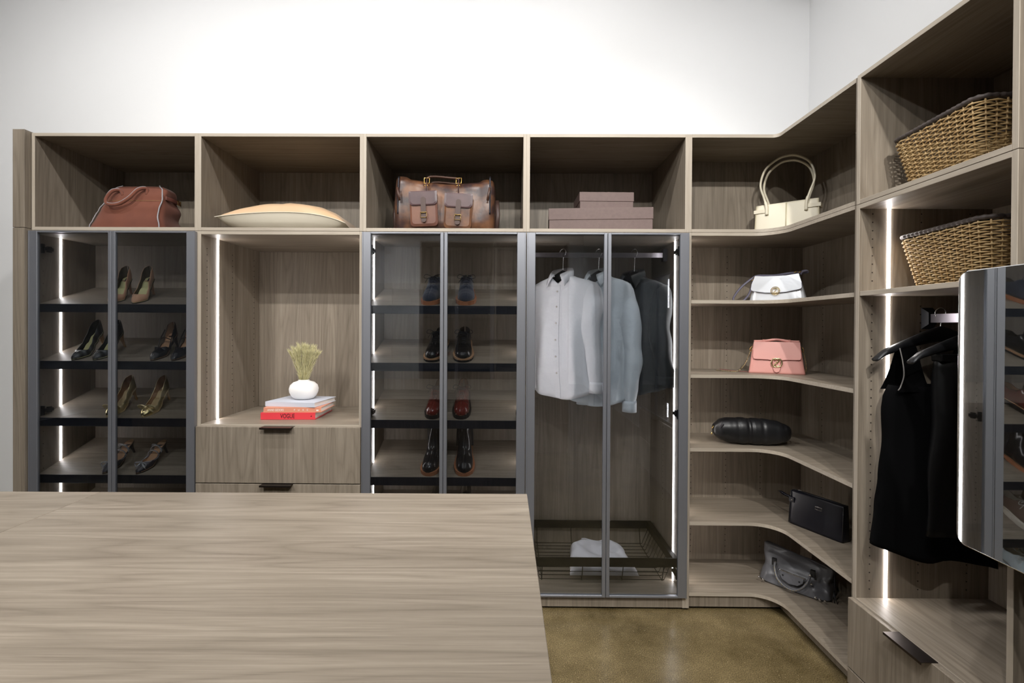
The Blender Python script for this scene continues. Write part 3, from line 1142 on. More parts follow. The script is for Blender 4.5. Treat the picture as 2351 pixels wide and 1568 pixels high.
# two lidded boxes
def lidded_box(label, x, y, z, w, d, h, lid, rz, tex):
    t = thing('storage_box', label, 'box', (x, y, z), rz, 'brown lidded boxes')
    box('base', -w / 2 + .003, w / 2 - .003, -d / 2 + .003, d / 2 - .003, .0003, h - .004, tex, t, .0015, 2)
    bm = bmesh.new()
    addbox(bm, -w / 2, w / 2, -d / 2, d / 2, h - lid, h, .002, 2)
    frombm('lid', bm, tex, t)
lidded_box('wide flat brown lidded box, the lower of the two', .492, 2.785, ZS, .552, .29, .140, .062, R(-4.0), 'paper_brown')
lidded_box('small brown lidded box on top of the wide one', .520, 2.79, ZS + .1403, .295, .22, .094, .050, R(1), 'paper_brown')

# ------------------------------------------------------------------ handbags of the corner
def soft_body(par, name, mtl, w0, w1, d0, d1, h, e=6, n=48, rows=16, cr=(.004, 14), sag=0.0, smooth=True, seed=1.0):
    rings = []
    for k in range(rows + 1):
        s = k / rows
        z = h * s
        ww, dd = w0 + (w1 - w0) * s, d0 + (d1 - d0) * s ** 1.2
        ring = sellipse(ww / 2, dd / 2, e, n, z)
        for p in ring:
            c = crease(p, cr[0], cr[1], seed)
            p.x += c.x * min(1, k)
            p.y += c.y * min(1, k)
            p.z -= sag * (1 - (2 * p.x / ww) ** 2) * s
        rings.append(ring)
    o = Geo().add(loft(rings)).build(name, mtl, par, smooth)
    return o
# cream tote
YAW = R(-39)
t = thing('tote_bag', 'cream leather tote with two tall looped handles in the corner cabinet', 'bag', (1.490, 2.672, ZS), YAW)
soft_body(t, 'body', 'cream_leather', .312, .292, .085, .055, .176, e=12, cr=(.0015, 10))
g = Geo()
g.box(-.003, .003, -.0445, -.038, .004, .17, Matrix.Rotation(R(-4.6), 4, 'X'))
for s in (-1, 1):
    g.tube([(s * .1535, -.040, .003), (s * .149, -.034, .09), (s * .1455, -.0275, .174)], .0022, 6)
g.build('seam', 'cream_edge', t, True)
for s in (-1, 1):
    x0, x1 = sorted((s * .085, s * .156))
    g = Geo()
    g.box(x0, x1, -.037, -.0305, .131, .150)
    g.box(min(s * .1465, s * .1575), max(s * .1465, s * .1575), -.036, .030, .131, .150)
    g.build('side_belt', 'cream_leather', t)
for yy in (-.035, .030):
    hp = curve_pts([(-.092, yy - .002, .118), (-.094, yy - .001, .165), (-.108, yy * .9, .215), (-.128, yy * .6, .29), (-.105, yy * .5, .37), (-.05, yy * .4, .415), (0, yy * .4, .426), (.05, yy * .4, .415), (.105, yy * .5, .37), (.128, yy * .6, .29), (.108, yy * .9, .215), (.094, yy - .001, .165), (.092, yy - .002, .118)], 84)
    if yy > 0:
        hp = [Vector((p.x * .93, p.y, p.z * .955)) for p in hp]
    n = len(hp)
    g = Geo()
    g.tube(hp, [(.0095 if (i < 11 or i > n - 12) else .0066) for i in range(n)], 8, flat=.8)
    g.build('handle', 'cream_leather', t, True)
g = Geo()
for s in (-1, 1):
    g.tube([(s * .135, 0, .177), (s * .135, 0, .184)], .003, 8)
g.build('snap', 'gold', t, True)

def emblem(par, name, cx, y, cz, r, mtl, thick):
    """two interlocked rings, each broken by an inward bar"""
    g = Geo()
    def ring(x, flip):
        a0, a1 = (20, 330) if not flip else (200, 510)
        pts = [(cx + x + r * .74 * math.cos(R(a0 + (a1 - a0) * k / 28)), y, cz + r * .92 * math.sin(R(a0 + (a1 - a0) * k / 28))) for k in range(29)]
        g.tube(pts, thick, 6)
        d = 1 if not flip else -1
        g.tube([(cx + x + d * r * .70, y, cz + d * .30 * r), (cx + x + d * r * .10, y, cz + d * .06 * r)], thick * .8, 6)
    ring(-r * .26, False)
    ring(r * .26, True)
    return g.build(name, mtl, par, True)

# silver shoulder bag
t = thing('shoulder_bag', 'silver white shoulder bag with a round gold clasp and dark edged strap', 'bag', (1.415, 2.625, CORNER_Z[0] + .0003), R(-42))
soft_body(t, 'body', 'silver_leather', .275, .205, .075, .035, .138, e=4, cr=(.002, 16), sag=.006)
FT = [(-.103, .140), (-.05, .134), (0, .132), (.05, .134), (.103, .140), (.119, .092), (.121, .070), (.118, .062), (.108, .058), (.05, .047), (0, .044), (-.05, .047), (-.108, .058), (-.118, .062), (-.121, .070), (-.119, .092)]
def lean(z):
    return -.0375 + .020 * (z / .138) ** 1.2 - .0055
fl = fromv('flap', [(x, lean(z), z) for x, z in FT] + [(x, lean(z) - .003, z) for x, z in FT],
      [list(range(16))[::-1], list(range(16, 32))] + [[i, (i + 1) % 16, 16 + (i + 1) % 16, 16 + i] for i in range(16)], 'silver_leather', t)
Geo().tube([(x, lean(z) - .0028, z) for x, z in FT[5:]], .0013, 5).build('flap_edge', 'silver_edge', fl, True)
g = Geo()
g.tube([(.021 * math.cos(2 * PI * k / 28), lean(.05) - .006, .055 + .021 * math.sin(2 * PI * k / 28)) for k in range(28)], .0016, 6, closed=True)
cl_ = g.build('clasp', 'gold', t, True)
emblem(cl_, 'clasp_emblem', 0, lean(.05) - .006, .055, .015, 'gold', .0014)
sp = curve_pts([(.108, -.004, .136), (.118, -.012, .150), (.135, -.012, .152), (.138, -.004, .146), (.11, .0, .147), (.06, .0, .1465), (-.02, 0, .139), (-.09, 0, .143), (-.12, -.004, .133), (-.17, -.03, .085), (-.205, -.045, .03), (-.2, -.05, .008), (-.16, -.045, .006), (-.13, -.035, .045), (-.118, -.02, .10), (-.112, -.01, .128)], 90)
Geo().tube(sp, .0062, 6, flat=.25, up=(.3, 1, .2)).build('strap', 'silver_edge', t, True)
g = Geo()
for q in ((.105, -.010, .148), (.085, -.006, .150), (-.108, -.010, .134), (-.118, -.014, .120)):
    g.tube([Vector(q) + Vector((-.007, 0, -.002)), Vector(q) + Vector((.007, 0, .003))], .0032, 6)
g.build('strap_buckle', 'gold', t, True)

# pink flap bag
t = thing('flap_bag', 'pink leather flap handbag with round gold clasp and chain strap', 'bag', (1.398, 2.600, CORNER_Z[1] + .0003), R(-26))
soft_body(t, 'body', 'pink_leather', .262, .212, .115, .055, .160, e=8, cr=(.002, 12))
def fy(z):
    return -.0575 + .030 * (z / .160) ** 1.2 - .003
def plate(name, pts, mtl, par, off, th):
    n = len(pts)
    return fromv(name, [(x, fy(z) - off, z) for x, z in pts] + [(x, fy(z) - off - th, z) for x, z in pts],
                 [list(range(n))[::-1], list(range(n, 2 * n))] + [[i, (i + 1) % n, n + (i + 1) % n, n + i] for i in range(n)], mtl, par)
FP = [(-.105, .1635), (.105, .1635), (.108, .12), (.110, .088), (.107, .078), (.100, .074), (.040, .073), (.022, .070), (.017, .060), (.016, .025), (.010, .012), (0, .008), (-.010, .012), (-.016, .025), (-.017, .060), (-.022, .070), (-.04, .073), (-.100, .074), (-.107, .078), (-.110, .088), (-.108, .12)]
fl = plate('flap', FP, 'pink_leather', t, .0012, .003)
Geo().tube([(x, fy(z) - .0040, z) for x, z in FP[2:]], .0011, 5).build('flap_edge', 'pink_edge', fl, True)
box('flap_top', -.1055, .1055, -.032, .030, .1585, .1645, 'pink_leather', fl, .002, 2)
emblem(t, 'clasp', 0, fy(.056) - .008, .058, .024, 'pale_gold', .0036)
g = Geo()
g.tube(curve_pts([(-.105, -.004, .166), (-.06, -.004, .168), (0, -.004, .1765), (.06, -.004, .168), (.105, -.004, .166)], 30), .0062, 8, flat=.4, up=(0, 1, 0))
hd = g.build('top_handle', 'pink_leather', t, True)
g = Geo()
for x in (-.058, .058):
    g.box(x - .006, x + .006, -.012, .004, .1645, .176)
g.build('handle_loop', 'pink_leather', hd)
for s in (-1, 1):
    g = Geo()
    g.tube([(s * .108, -.002, .140), (s * .118, -.006, .136), (s * .124, -.008, .124), (s * .120, -.006, .112), (s * .113, -.002, .122)], .0022, 6, closed=True)
    g.build('strap_ring', 'gold', t, True)
g = Geo()
ch = curve_pts([(-.122, -.008, .112), (-.140, -.018, .06), (-.165, -.03, .018), (-.19, -.035, .004), (-.24, -.03, .004), (-.29, -.015, .004)], 44)
ch2 = curve_pts([(.122, -.008, .112), (.131, -.014, .07), (.134, -.016, .03), (.130, -.012, .004)], 20)
for c in (ch, ch2):
    for i in range(len(c) - 1):
        a, b = c[i], c[i + 1]
        mid = (a + b) / 2
        dirn = (b - a).normalized()
        sd = dirn.cross(Vector((0, 0, 1)) if i % 2 else Vector((0, 1, .2))).normalized()
        l = (b - a).length * .75
        g.tube([mid + dirn * l, mid + sd * .0026, mid - dirn * l, mid - sd * .0026], .0011, 4, closed=True)
g.build('chain_strap', 'pale_gold', t, True)
g = Geo()
g.tube(curve_pts([(-.272, .005, .010), (-.24, .0, .007), (-.18, -.005, .003), (-.13, -.0, .002)], 20), .006, 6, flat=.2)
g.build('shoulder_strap', 'pink_edge', t, True)

# black pleated clutch
t = thing('clutch_bag', 'black pleated leather clutch with a zip end, lying on the curved shelf', 'bag', (1.268, 2.600, CORNER_Z[2] + .0003), R(-9))
rings = []
wt = [(-.192, .018), (-.180, .036), (-.15, .056), (-.11, .065), (-.05, .070), (.05, .070), (.12, .062), (.16, .050), (.185, .034), (.193, .018)]
for k in range(49):
    x = -.192 + .385 * k / 48
    r = interp(wt, x)
    pl = 0
    for px_ in (-.075, -.025, -.008, .045):
        pl -= .007 * math.exp(-((x - px_) / .004) ** 2)
    ring = []
    for i in range(36):
        a = 2 * PI * i / 36
        c, s = math.cos(a), math.sin(a)
        p = Vector((x, (r + pl) * .95 * math.copysign(abs(c) ** .8, c), .068 + (r + pl) * .98 * math.copysign(abs(s) ** .85, s) - .004 * x / .19))
        q = crease(p, .007, 16, 9.3)
        wgt = min(1, max(.25, (abs(x - .01) - .06) / .08))
        p += Vector((q.x * .4, q.y, q.z)) * wgt
        p.z = max(p.z, .0006)
        ring.append(p)
    rings.append(ring)
subsurf(Geo().add(loft(rings)).build('body', 'black_leather', t, True))
g = Geo()
g.tube([(-.150 - .03 * k / 14, -.058 + .046 * k / 14, .108 - .062 * k / 14) for k in range(15)], .004, 6)
zp = g.build('zip', 'zip_dark', t, True)
g = Geo()
g.tube([(-.188, -.012, .092), (-.194, -.014, .076)], .0028, 6)
g.tube([(-.196, -.014, .058), (-.198, -.014, .044)], .003, 6)
g.build('zip_pull', 'gold', zp, True)

# navy clutch
t = thing('wrist_clutch', 'dark navy leather clutch with a wrist loop and small metal plate', 'bag', (1.497, 2.395, CORNER_Z[3] + .0003), R(-66))
soft_body(t, 'body', 'navy_leather', .268, .262, .062, .034, .165, e=10, cr=(.002, 12), seed=6)
g = Geo()
for s in (-1, 1):
    g.tube([(s * .132, -.030, .004), (s * .131, -.024, .09), (s * .129, -.017, .164)], .0022, 6)
g.tube([(-.125, 0, .166), (.125, 0, .166)], .0035, 6)
g.build('piping', 'grey_dark', t, True)
g = Geo()
g.tube([(.015 + sx * .016, -.0225, .118 + sz * .007) for sx, sz in ((-1, -1), (1, -1), (1, 1), (-1, 1))], .0012, 6, closed=True)
nb = g.build('name_plate', 'chrome', t, True)
box('plate_inlay', 0, .030, -.0222, -.0195, .112, .124, 'grey_dark', nb, 0)
lp = curve_pts([(-.130, -.018, .130), (-.150, -.022, .134), (-.182, -.020, .142), (-.197, -.012, .136), (-.185, -.006, .126), (-.155, -.012, .124), (-.132, -.016, .126)], 40)
Geo().tube(lp, .0075, 6, flat=.25, up=(0, 0, 1)).build('wrist_loop', 'navy_leather', t, True)
g = Geo()
g.box(-.134, -.108, -.0265, -.020, .108, .132)
g.tube([(-.140, -.022, .124), (-.128, -.024, .124), (-.128, -.024, .138), (-.140, -.022, .138)], .0018, 6, closed=True)
g.build('loop_tab', 'navy_leather', t)
Geo().tube([(-.118, -.0275, .120), (-.118, -.0285, .120)], .004, 10).build('rivet', 'chrome', t, True)
Geo().tube([(-.112, 0, .170), (-.085, -.002, .1705)], .0026, 6).build('zip_pull', 'chrome', t, True)

# grey slouchy bag
t = thing('slouchy_bag', 'slouchy grey leather handbag with studs, front zip and laced handles on the lowest shelf', 'bag', (1.500, 2.575, CORNER_Z[4] + .0003), R(-46))
rings = []
for k in range(19):
    s = k / 18
    z = .162 * s
    ww = interp([(0, .335), (.25, .325), (.5, .30), (.75, .325), (1, .335)], s)
    dd = interp([(0, .17), (.3, .165), (.6, .115), (1, .045)], s)
    ring = sellipse(ww / 2, dd / 2, 4.5, 64, z, 0, .035 * s)
    for p in ring:
        c = crease(p, .016, 11, 3.1)
        amt = min(1, s * 4) * (1 - .3 * s)
        fold = .012 * math.sin(p.x * 60 + 5 * c.z * 20) * max(0, abs(p.x) - .05) / .11
        p.y += (c.y + fold) * amt
        p.x += c.x * .5 * amt
        p.z += (-.024 * (1 - (p.x / .17) ** 2) - .02 * p.x / .17) * s + c.z * .4 * amt
        p.z = max(p.z, .0006)
    rings.append(ring)
subsurf(Geo().add(loft(rings)).build('body', 'grey_leather', t, True))
def gy(z):
    return -.085 + .065 * (z / .16) ** 1.6 - .012
g = Geo()
g.tube([(-.062 + .124 * k / 12, gy(.088) - .004, .092 - .008 * k / 12) for k in range(13)], .0034, 6)
zp = g.build('front_zip', 'chrome', t, True)
PK = [(-.055, .088), (.055, .082), (.052, .062), (.03, .044), (-.01, .040), (-.042, .052), (-.055, .068)]
n = len(PK)
pk = fromv('front_pocket', [(x, gy(z) + .004, z) for x, z in PK] + [(x, gy(z) - .004, z) for x, z in PK],
           [list(range(n)), list(range(n, 2 * n))[::-1]] + [[i, (i + 1) % n, n + (i + 1) % n, n + i] for i in range(n)], 'grey_leather', t)
Geo().tube([(x, gy(z) - .004, z) for x, z in PK[1:]], .0018, 5).build('pocket_edge', 'grey_dark', pk, True)
g = Geo()
hp = curve_pts([(-.082, gy(.112) - .006, .118), (-.080, gy(.10) - .014, .095), (-.06, gy(.06) - .020, .055), (-.02, gy(.03) - .022, .030), (.02, gy(.03) - .022, .026), (.055, gy(.05) - .02, .048), (.075, gy(.08) - .014, .08), (.080, gy(.11) - .006, .106)], 48)
g.tube(hp, .0062, 8)
hd = g.build('handle', 'grey_leather', t, True)
g = Geo()
for i in range(6, len(hp) - 5, 2):
    d = (hp[i + 1] - hp[i - 1]).normalized()
    g.tube([hp[i] + Vector((0, -.0062, .003)) - d * .004, hp[i] + Vector((0, -.0068, -.002)) + d * .003], .0011, 4)
g.build('handle_lacing', 'cord_yellow', hd, True)
g = Geo()
hp2 = [Vector((p.x * .95, .045 + .02 * (p.z / .12), .19 - p.z * .25)) for p in hp]
def studs(lst, r):
    g = Geo()
    for q in lst:
        g.add(loft([sellipse(r, r, 2, 12, 0), sellipse(r, r, 2, 12, r * .35), sellipse(r * .5, r * .5, 2, 12, r * .7)]), Matrix.Translation(q) @ Matrix.Rotation(R(90), 4, 'X'))
    return g
for q_ in ([(-.080, gy(.115) - .008, .118), (.080, gy(.11) - .008, .108), (.088, gy(.08) - .004, .072), (-.150, -.098, .026), (-.128, -.100, .022), (.112, -.098, .020), (.150, -.094, .018), (.130, -.1, .019)]):
    studs([q_], .0062).build('stud', 'chrome', t, True)
studs([(-.040, gy(.07) - .006, .073), (.036, gy(.066) - .006, .066)], .004).build('pocket_stud', 'grey_dark', t, True)
g = Geo()
for x in (-.09, .088):
    g.box(x - .010, x + .010, gy(.115) - .005, gy(.115) + .012, .098, .132)
g.build('handle_tab', 'grey_dark', t)
g = Geo()
g.tube([(.172, -.02, .130), (.176, -.03, .07), (.174, -.034, .05)], .0025, 6)
zc = g.build('end_zip', 'zip_dark', t, True)
g = Geo()
for k in range(3):
    g.tube([(.174, -.036, .052), (.172 + .008 * k, -.046 - .004 * k, .025), (.168 + .012 * k, -.05, .003)], .0022, 6, flat=.5)
g.build('tassel', 'grey_dark', zc, True)

# ------------------------------------------------------------------ wicker baskets
def basket(label, x, y, z, rz):
    t = thing('wicker_basket', label, 'basket', (x, y, z), rz, 'wicker baskets of the side run')
    L0, W0, L1, W1, H = .295, .255, .375, .315, .196
    def per(s, k, n, rad=.05):
        """point k of n on the rounded outline at height fraction s (local x = along the shelf)"""
        hl, hw = (L0 + (L1 - L0) * s) / 2, (W0 + (W1 - W0) * s) / 2
        r = .035
        P4 = 4 * (hl + hw) - 8 * r + 2 * PI * r
        d = (k / n) * P4 % P4
        segs = [(2 * hl - 2 * r, 's', Vector((-hl + r, -hw, 0)), Vector((1, 0, 0))), (PI * r / 2, 'a', Vector((hl - r, -hw + r, 0)), -PI / 2),
                (2 * hw - 2 * r, 's', Vector((hl, -hw + r, 0)), Vector((0, 1, 0))), (PI * r / 2, 'a', Vector((hl - r, hw - r, 0)), 0),
                (2 * hl - 2 * r, 's', Vector((hl - r, hw, 0)), Vector((-1, 0, 0))), (PI * r / 2, 'a', Vector((-hl + r, hw - r, 0)), PI / 2),
                (2 * hw - 2 * r, 's', Vector((-hl, hw - r, 0)), Vector((0, -1, 0))), (PI * r / 2, 'a', Vector((-hl + r, -hw + r, 0)), PI)]
        for ln, ty, o, q in segs:
            if d <= ln:
                if ty == 's':
                    nrm = Vector((q.y, -q.x, 0))
                    return o + q * d, nrm
                a = q + d / r
                nrm = Vector((math.cos(a), math.sin(a), 0))
                return o + nrm * r, nrm
            d -= ln
        return segs[0][2].copy(), Vector((0, -1, 0))
    NS = 44                      # stakes
    n = NS * 4
    g = Geo()
    ROWS = 25
    hole = lambda p, s: s > .68 and s < .93 and abs(p.y) < .055 and abs(p.x) > .12
    for r in range(ROWS):
        s = (r + .5) / ROWS
        ph = PI * (r % 2)
        pts = []
        run = []
        for k in range(n + 1):
            p, nr = per(s, k, n)
            q = p + nr * (.0042 * math.sin(PI * k / 4 * 1.0 + ph)) + Vector((0, 0, s * (H - .012) + .002 + .0008 * noise.noise(p * 40 + Vector((0, 0, r)))))
            if hole(p, s):
                if len(run) > 2:
                    g.tube(run, .0033, 5, flat=.85)
                run = []
            else:
                run.append(q)
        if len(run) > 2:
            g.tube(run, .0033, 5, flat=.85)
    wv = g.build('weave', 'wicker', t, True)
    wv['kind'] = 'stuff'
    g = Geo()
    for k in range(NS):
        a, _ = per(0, k * 4 + 2, n)
        b, _ = per(1, k * 4 + 2, n)
        zt = H - .004
        if hole(b, .8):
            m_ = a + (b - a) * .66
            g.tube([a + Vector((0, 0, .001)), m_ + Vector((0, 0, zt * .66))], .0028, 5)
        else:
            g.tube([a + Vector((0, 0, .001)), b + Vector((0, 0, zt))], .0028, 5)
    sk = g.build('stakes', 'wicker', t, True)
    sk['kind'] = 'stuff'
    bp = [per(0, k, 64)[0] for k in range(64)]
    prism('base', [(p.x * .97, p.y * .97) for p in bp], .0005, .006, 'wicker', t)
    # wrapped rim, with slightly uneven coils
    rp = [per(1, k, 260)[0] + Vector((0, 0, H)) for k in range(260)]
    Geo().tube(rp, [.0078 + .0012 * math.sin(k * PI * .5) for k in range(260)], 8, closed=True).build('rim', 'wicker_rim', t, True)
    return t
basket('wicker basket with dark rim on the uppermost shelf of the side run', 1.558, 1.650, ZU + T - .0035, -PI / 2 + R(-5))
basket('wicker basket with dark rim just above the hanging rail', 1.600, 1.672, 1.574, -PI / 2 + R(-5))

# ------------------------------------------------------------------ books, vase, dried grass
def book(label, w, d, h, loc, rz, cover, group='art books'):
    t = thing('art_book', label, 'book', loc, rz, group)
    bm = bmesh.new()
    addbox(bm, -w / 2, w / 2, 0, d, 0, .003, .0006)
    addbox(bm, -w / 2, w / 2, 0, d, h - .003, h, .0006)
    addbox(bm, -w / 2, w / 2, 0, .003, .003, h - .003, .0004)
    frombm('cover', bm, cover, t)
    box('pages', -w / 2 + .004, w / 2 - .005, .003, d - .004, .003, h - .003, 'pages', t, 0)
    return t
FRONT = Matrix.Rotation(PI / 2, 4, 'X')
Z0 = .9296
b1 = book('thick red art book at the bottom of the stack', .288, .29, .037, (-1.182, 2.628, Z0), R(2.5), 'book_red')
text_mesh('VOGUE', .034, 'ink_black', b1, 'spine_title', Matrix.Translation((-.002, -.0004, .0185)) @ FRONT, .66)
g = Geo()
g.add(([(.119, -.0006, .0185), (.1255, -.0006, .0225), (.1255, -.0006, .0145), (.119, 0, .0185), (.1255, 0, .0225), (.1255, 0, .0145)], [[0, 2, 1], [3, 4, 5], [0, 1, 4, 3], [1, 2, 5, 4], [2, 0, 3, 5]]))
g.build('spine_mark', 'ink_black', b1)
b2 = book('slim orange art book in the middle of the stack', .302, .245, .0275, (-1.160, 2.632, Z0 + .0373), R(3.2), 'book_orange')
text_mesh('ANNE GEDDES', .0165, 'ink_white', b2, 'spine_author', Matrix.Translation((-.088, -.0004, .0135)) @ FRONT, .78)
text_mesh('P    U    R    E', .0125, 'ink_white', b2, 'spine_title', Matrix.Translation((.045, -.0004, .0135)) @ FRONT, 1.05)
box('spine_mark', .126, .138, -.0005, .001, .008, .015, 'ink_white', b2, 0)
b3 = book('pale blue art book on top of the stack under the vase', .283, .245, .0255, (-1.182, 2.648, Z0 + .0651), R(-7), 'book_blue')
ZV = Z0 + .0651 + .0258
t = thing('vase', 'round white ceramic vase standing on the stacked books', 'vase', (-1.158, 2.775, ZV))
lathe('body', [(0, .0005), (.040, .0005), (.052, .004), (.066, .018), (.0765, .040), (.0785, .058), (.073, .078), (.056, .094), (.036, .1005), (.030, .103), (.0285, .108), (.0275, .1085), (.0255, .108), (.0255, .100), (.034, .094), (.060, .075), (.066, .055), (.055, .02), (0, .008)], 'ceramic', t, 40)
t = thing('dried_grass', 'bunch of pale dried pampas grass in the white vase', 'plant', (-1.158, 2.775, ZV + .02))
rnd = random.Random(3)
g, gs = Geo(), Geo()
tv, tf = [], []
for k in range(30):
    an = 2 * PI * k * .381966 + rnd.uniform(-.2, .2)
    tl = math.sqrt((k + .5) / 30)
    base = Vector((.010 * math.cos(an), .008 * math.sin(an), .0))
    tip = Vector((.082 * tl * math.cos(an), .06 * tl * math.sin(an), .275 - .035 * tl ** 2 + rnd.uniform(-.012, .012)))
    mid = Vector((.018 * math.cos(an), .016 * math.sin(an), .085))
    sp = curve_pts([base, mid, mid * .35 + tip * .65 + Vector((0, 0, .008)), tip], 24)
    gs.tube(sp[:12], .0016, 5)
    for j in range(250):
        u = rnd.uniform(.28, 1)
        i = min(len(sp) - 2, int(u * (len(sp) - 1)))
        p = sp[i].lerp(sp[i + 1], rnd.random())
        d = (sp[i + 1] - sp[i]).normalized()
        a2 = rnd.uniform(0, 2 * PI)
        side = Vector((math.cos(a2), math.sin(a2), 0))
        ln = rnd.uniform(.016, .038)
        dirn = (d * rnd.uniform(.7, 1.1) + side * rnd.uniform(.15, .5)).normalized()
        e = p + dirn * ln + Vector((0, 0, -.002))
        w_ = dirn.cross(Vector((rnd.uniform(-1, 1), rnd.uniform(-1, 1), rnd.uniform(-1, 1)))).normalized() * .0008
        o = len(tv)
        tv += [p - w_, p + w_, e, p.lerp(e, .5) + w_ * 1.2 + dirn.cross(w_).normalized() * .0006]
        tf += [[o, o + 1, o + 3], [o, o + 3, o + 2], [o + 1, o + 2, o + 3]]
gs.build('stems', 'pampas_stem', t)
pl = fromv('plumes', tv, tf, 'pampas', t)
pl['kind'] = 'stuff'

# ------------------------------------------------------------------ shoes (local: y 0 at the toe, growing towards the heel)
SLOPE = math.atan2(TILT, SD - .006)
def foot_shell(par, name, mats, L, wt, ht, zt, tv, k_open, rows=30, S=8, base=0.0, th=.0018, kc=.05):
    v, f = [], []
    cols = 2 * S
    for i in range(rows + 1):
        t_ = i / rows
        t_ = t_ ** 1.15 if t_ < .5 else t_
        w, h, zs = interp(wt, t_), interp(ht, t_), interp(zt, t_) + base
        u = min(1, max(0, (t_ - tv) / kc))
        k = 1 + (k_open - 1) * u * u * (3 - 2 * u)
        for side in (1, -1):
            seq = range(S - 1, -1, -1) if side == 1 else range(S)
            for s in seq:
                a = s / (S - 1) * PI / 2
                v.append((side * w * (1 - k * (1 - math.cos(a))) * (.86 + .14 * math.sin(min(a * 2, PI / 2))), t_ * L, zs + h * math.sin(a)))
    for i in range(rows):
        for c in range(cols - 1):
            if c == S - 1:
                continue
            a = i * cols + c
            f.append([a, a + 1, a + cols + 1, a + cols])
    f.append([c for c in range(cols)][::-1])
    o = fromv(name, v, f, mats, par, True)
    solid(o, th, -1.0, 1 if len(mats) > 1 else 0)
    return o
def sole_plate(par, name, mtl, L, wt, z0f, z1f, grow=1.0, rows=30, y0=0.0):
    """closed slab that follows the outline; z0f/z1f give lower and upper height"""
    v, f = [], []
    for i in range(rows + 1):
        t_ = i / rows
        w = interp(wt, t_) * grow
        y = y0 + t_ * (L - 2 * y0) if y0 else t_ * L
        v += [(-w, y, z0f(t_)), (w, y, z0f(t_)), (w, y, z1f(t_)), (-w, y, z1f(t_))]
    for i in range(rows):
        for c in range(4):
            a, b = i * 4 + c, i * 4 + (c + 1) % 4
            f.append([a, a + 4, b + 4, b])
    f += [[0, 1, 2, 3], [rows * 4 + 3, rows * 4 + 2, rows * 4 + 1, rows * 4]]
    return fromv(name, v, f, mtl, par)
PW = [(0, .003), (.05, .015), (.12, .026), (.22, .034), (.34, .0385), (.48, .034), (.62, .0275), (.78, .0275), (.90, .0255), (.96, .017), (1, .003)]
def pump(label, cat, x, y, zf, yaw, kind, mats, group, hh=.085, L=.215):
    """kind: pump, sling, bow, mule"""
    zs = zf + (y - 2.518) * TILT / (SD - .006)
    t = thing('high_heel', label, cat, (x, y, zs + .0006), group=group, rot=(SLOPE, 0, yaw))
    up, lining, insole, heel = mats
    zt = [(0, .004), (.30, .003), (.45, hh * .18), (.62, hh * .50), (.80, hh * .82), (.92, hh * .95), (1, hh)]
    if kind == 'mule':
        ht = [(0, .004), (.06, .018), (.16, .030), (.25, .034), (.34, .028), (.48, .014), (.56, .004), (1, .003)]
    elif kind == 'sling':
        ht = [(0, .004), (.06, .020), (.16, .034), (.30, .042), (.38, .040), (.48, .014), (.66, .010), (.78, .030), (.9, .056), (1, .060)]
    else:
        ht = [(0, .004), (.06, .019), (.16, .032), (.25, .036), (.34, .030), (.50, .034), (.70, .046), (.86, .060), (1, .064)]
    tv = .24 if kind != 'sling' else .34
    foot_shell(t, 'upper', [up, lining], L, PW, ht, zt, tv, .22)
    f0 = lambda q: interp(zt, q)
    sole_plate(t, 'sole', 'sole_black' if kind != 'bow' else 'lining_gold', L, PW, lambda q: max(.0002, f0(q) - .003), lambda q: f0(q) + .0006, .97)
    ins = sole_plate(t, 'insole', insole, L, [(a, b * .93) for a, b in PW], lambda q: f0(q) + .0012, lambda q: f0(q) + .003, .96)
    g = Geo()
    rr = []
    for k in range(9):
        s = k / 8
        z = .0004 + (hh - .004) * s
        rw_ = .0055 + .0145 * s ** 2.4
        rr.append(sellipse(rw_, rw_ * (.9 + .25 * s), 2.4, 14, z, 0, L * (.945 + .012 * (1 - s)) - .012 * s))
    for p in rr[-1]:
        p.z = hh * .955 + (p.y - L * .945) / L * hh * .6
    g.add(loft(rr))
    hl = g.build('heel', heel, t, True)
    if kind == 'pump' and up == 'nude_suede':
        box('size_label', -.007, .007, L * .80, L * .92, 0, .001, 'label_black', ins, 0, mtx=Matrix.Translation((0, 0, 0)))
        for v_ in ins.children[0].data.vertices:
            v_.co.z += f0(v_.co.y / L) + .0033
    if kind == 'sling':
        g = Geo()
        for s in (-1, 1):
            g.tube(curve_pts([(s * .030, L * .45, f0(.45) + .012), (s * .030, L * .60, f0(.6) + .030), (s * .024, L * .80, f0(.8) + .044)], 12), .004, 6, flat=.4, up=(1, 0, 0))
        g.tube(curve_pts([(-.029, L * .60, f0(.6) + .030), (0, L * .56, f0(.6) + .046), (.029, L * .60, f0(.6) + .030)], 12), .004, 6, flat=.4)
        g.build('strap', up, t, True)
    if kind == 'bow':
        g = Geo()
        yb, zb = L * .19, .040
        for s in (-1, 1):
            lp = curve_pts([(0, yb, zb), (s * .020, yb - .006, zb + .012), (s * .038, yb - .004, zb + .006), (s * .036, yb + .004, zb - .008), (s * .016, yb + .004, zb - .005), (0, yb, zb)], 24)
            g.tube(lp, .0062, 8, flat=.5, up=(0, 1, .3))
            g.tube(curve_pts([(0, yb, zb - .002), (s * .018, yb - .008, zb - .014), (s * .034, yb - .004, zb - .028)], 10), .0055, 8, flat=.35, up=(0, 1, 0))
        g.tube([(0, yb - .004, zb - .008), (0, yb - .005, zb + .008)], .0085, 10)
        g.build('bow', 'gold_foil', t, True)
        foot_shell(t, 'toe_cap', ['gold_cap', 'gold_cap'], L * .155, [(0, .0032), (.3, .0165), (.7, .027), (1, .0315)], [(0, .0045), (.4, .021), (1, .0335)], [(0, .0035), (1, .0028)], 2, 1, rows=10, th=.0005)
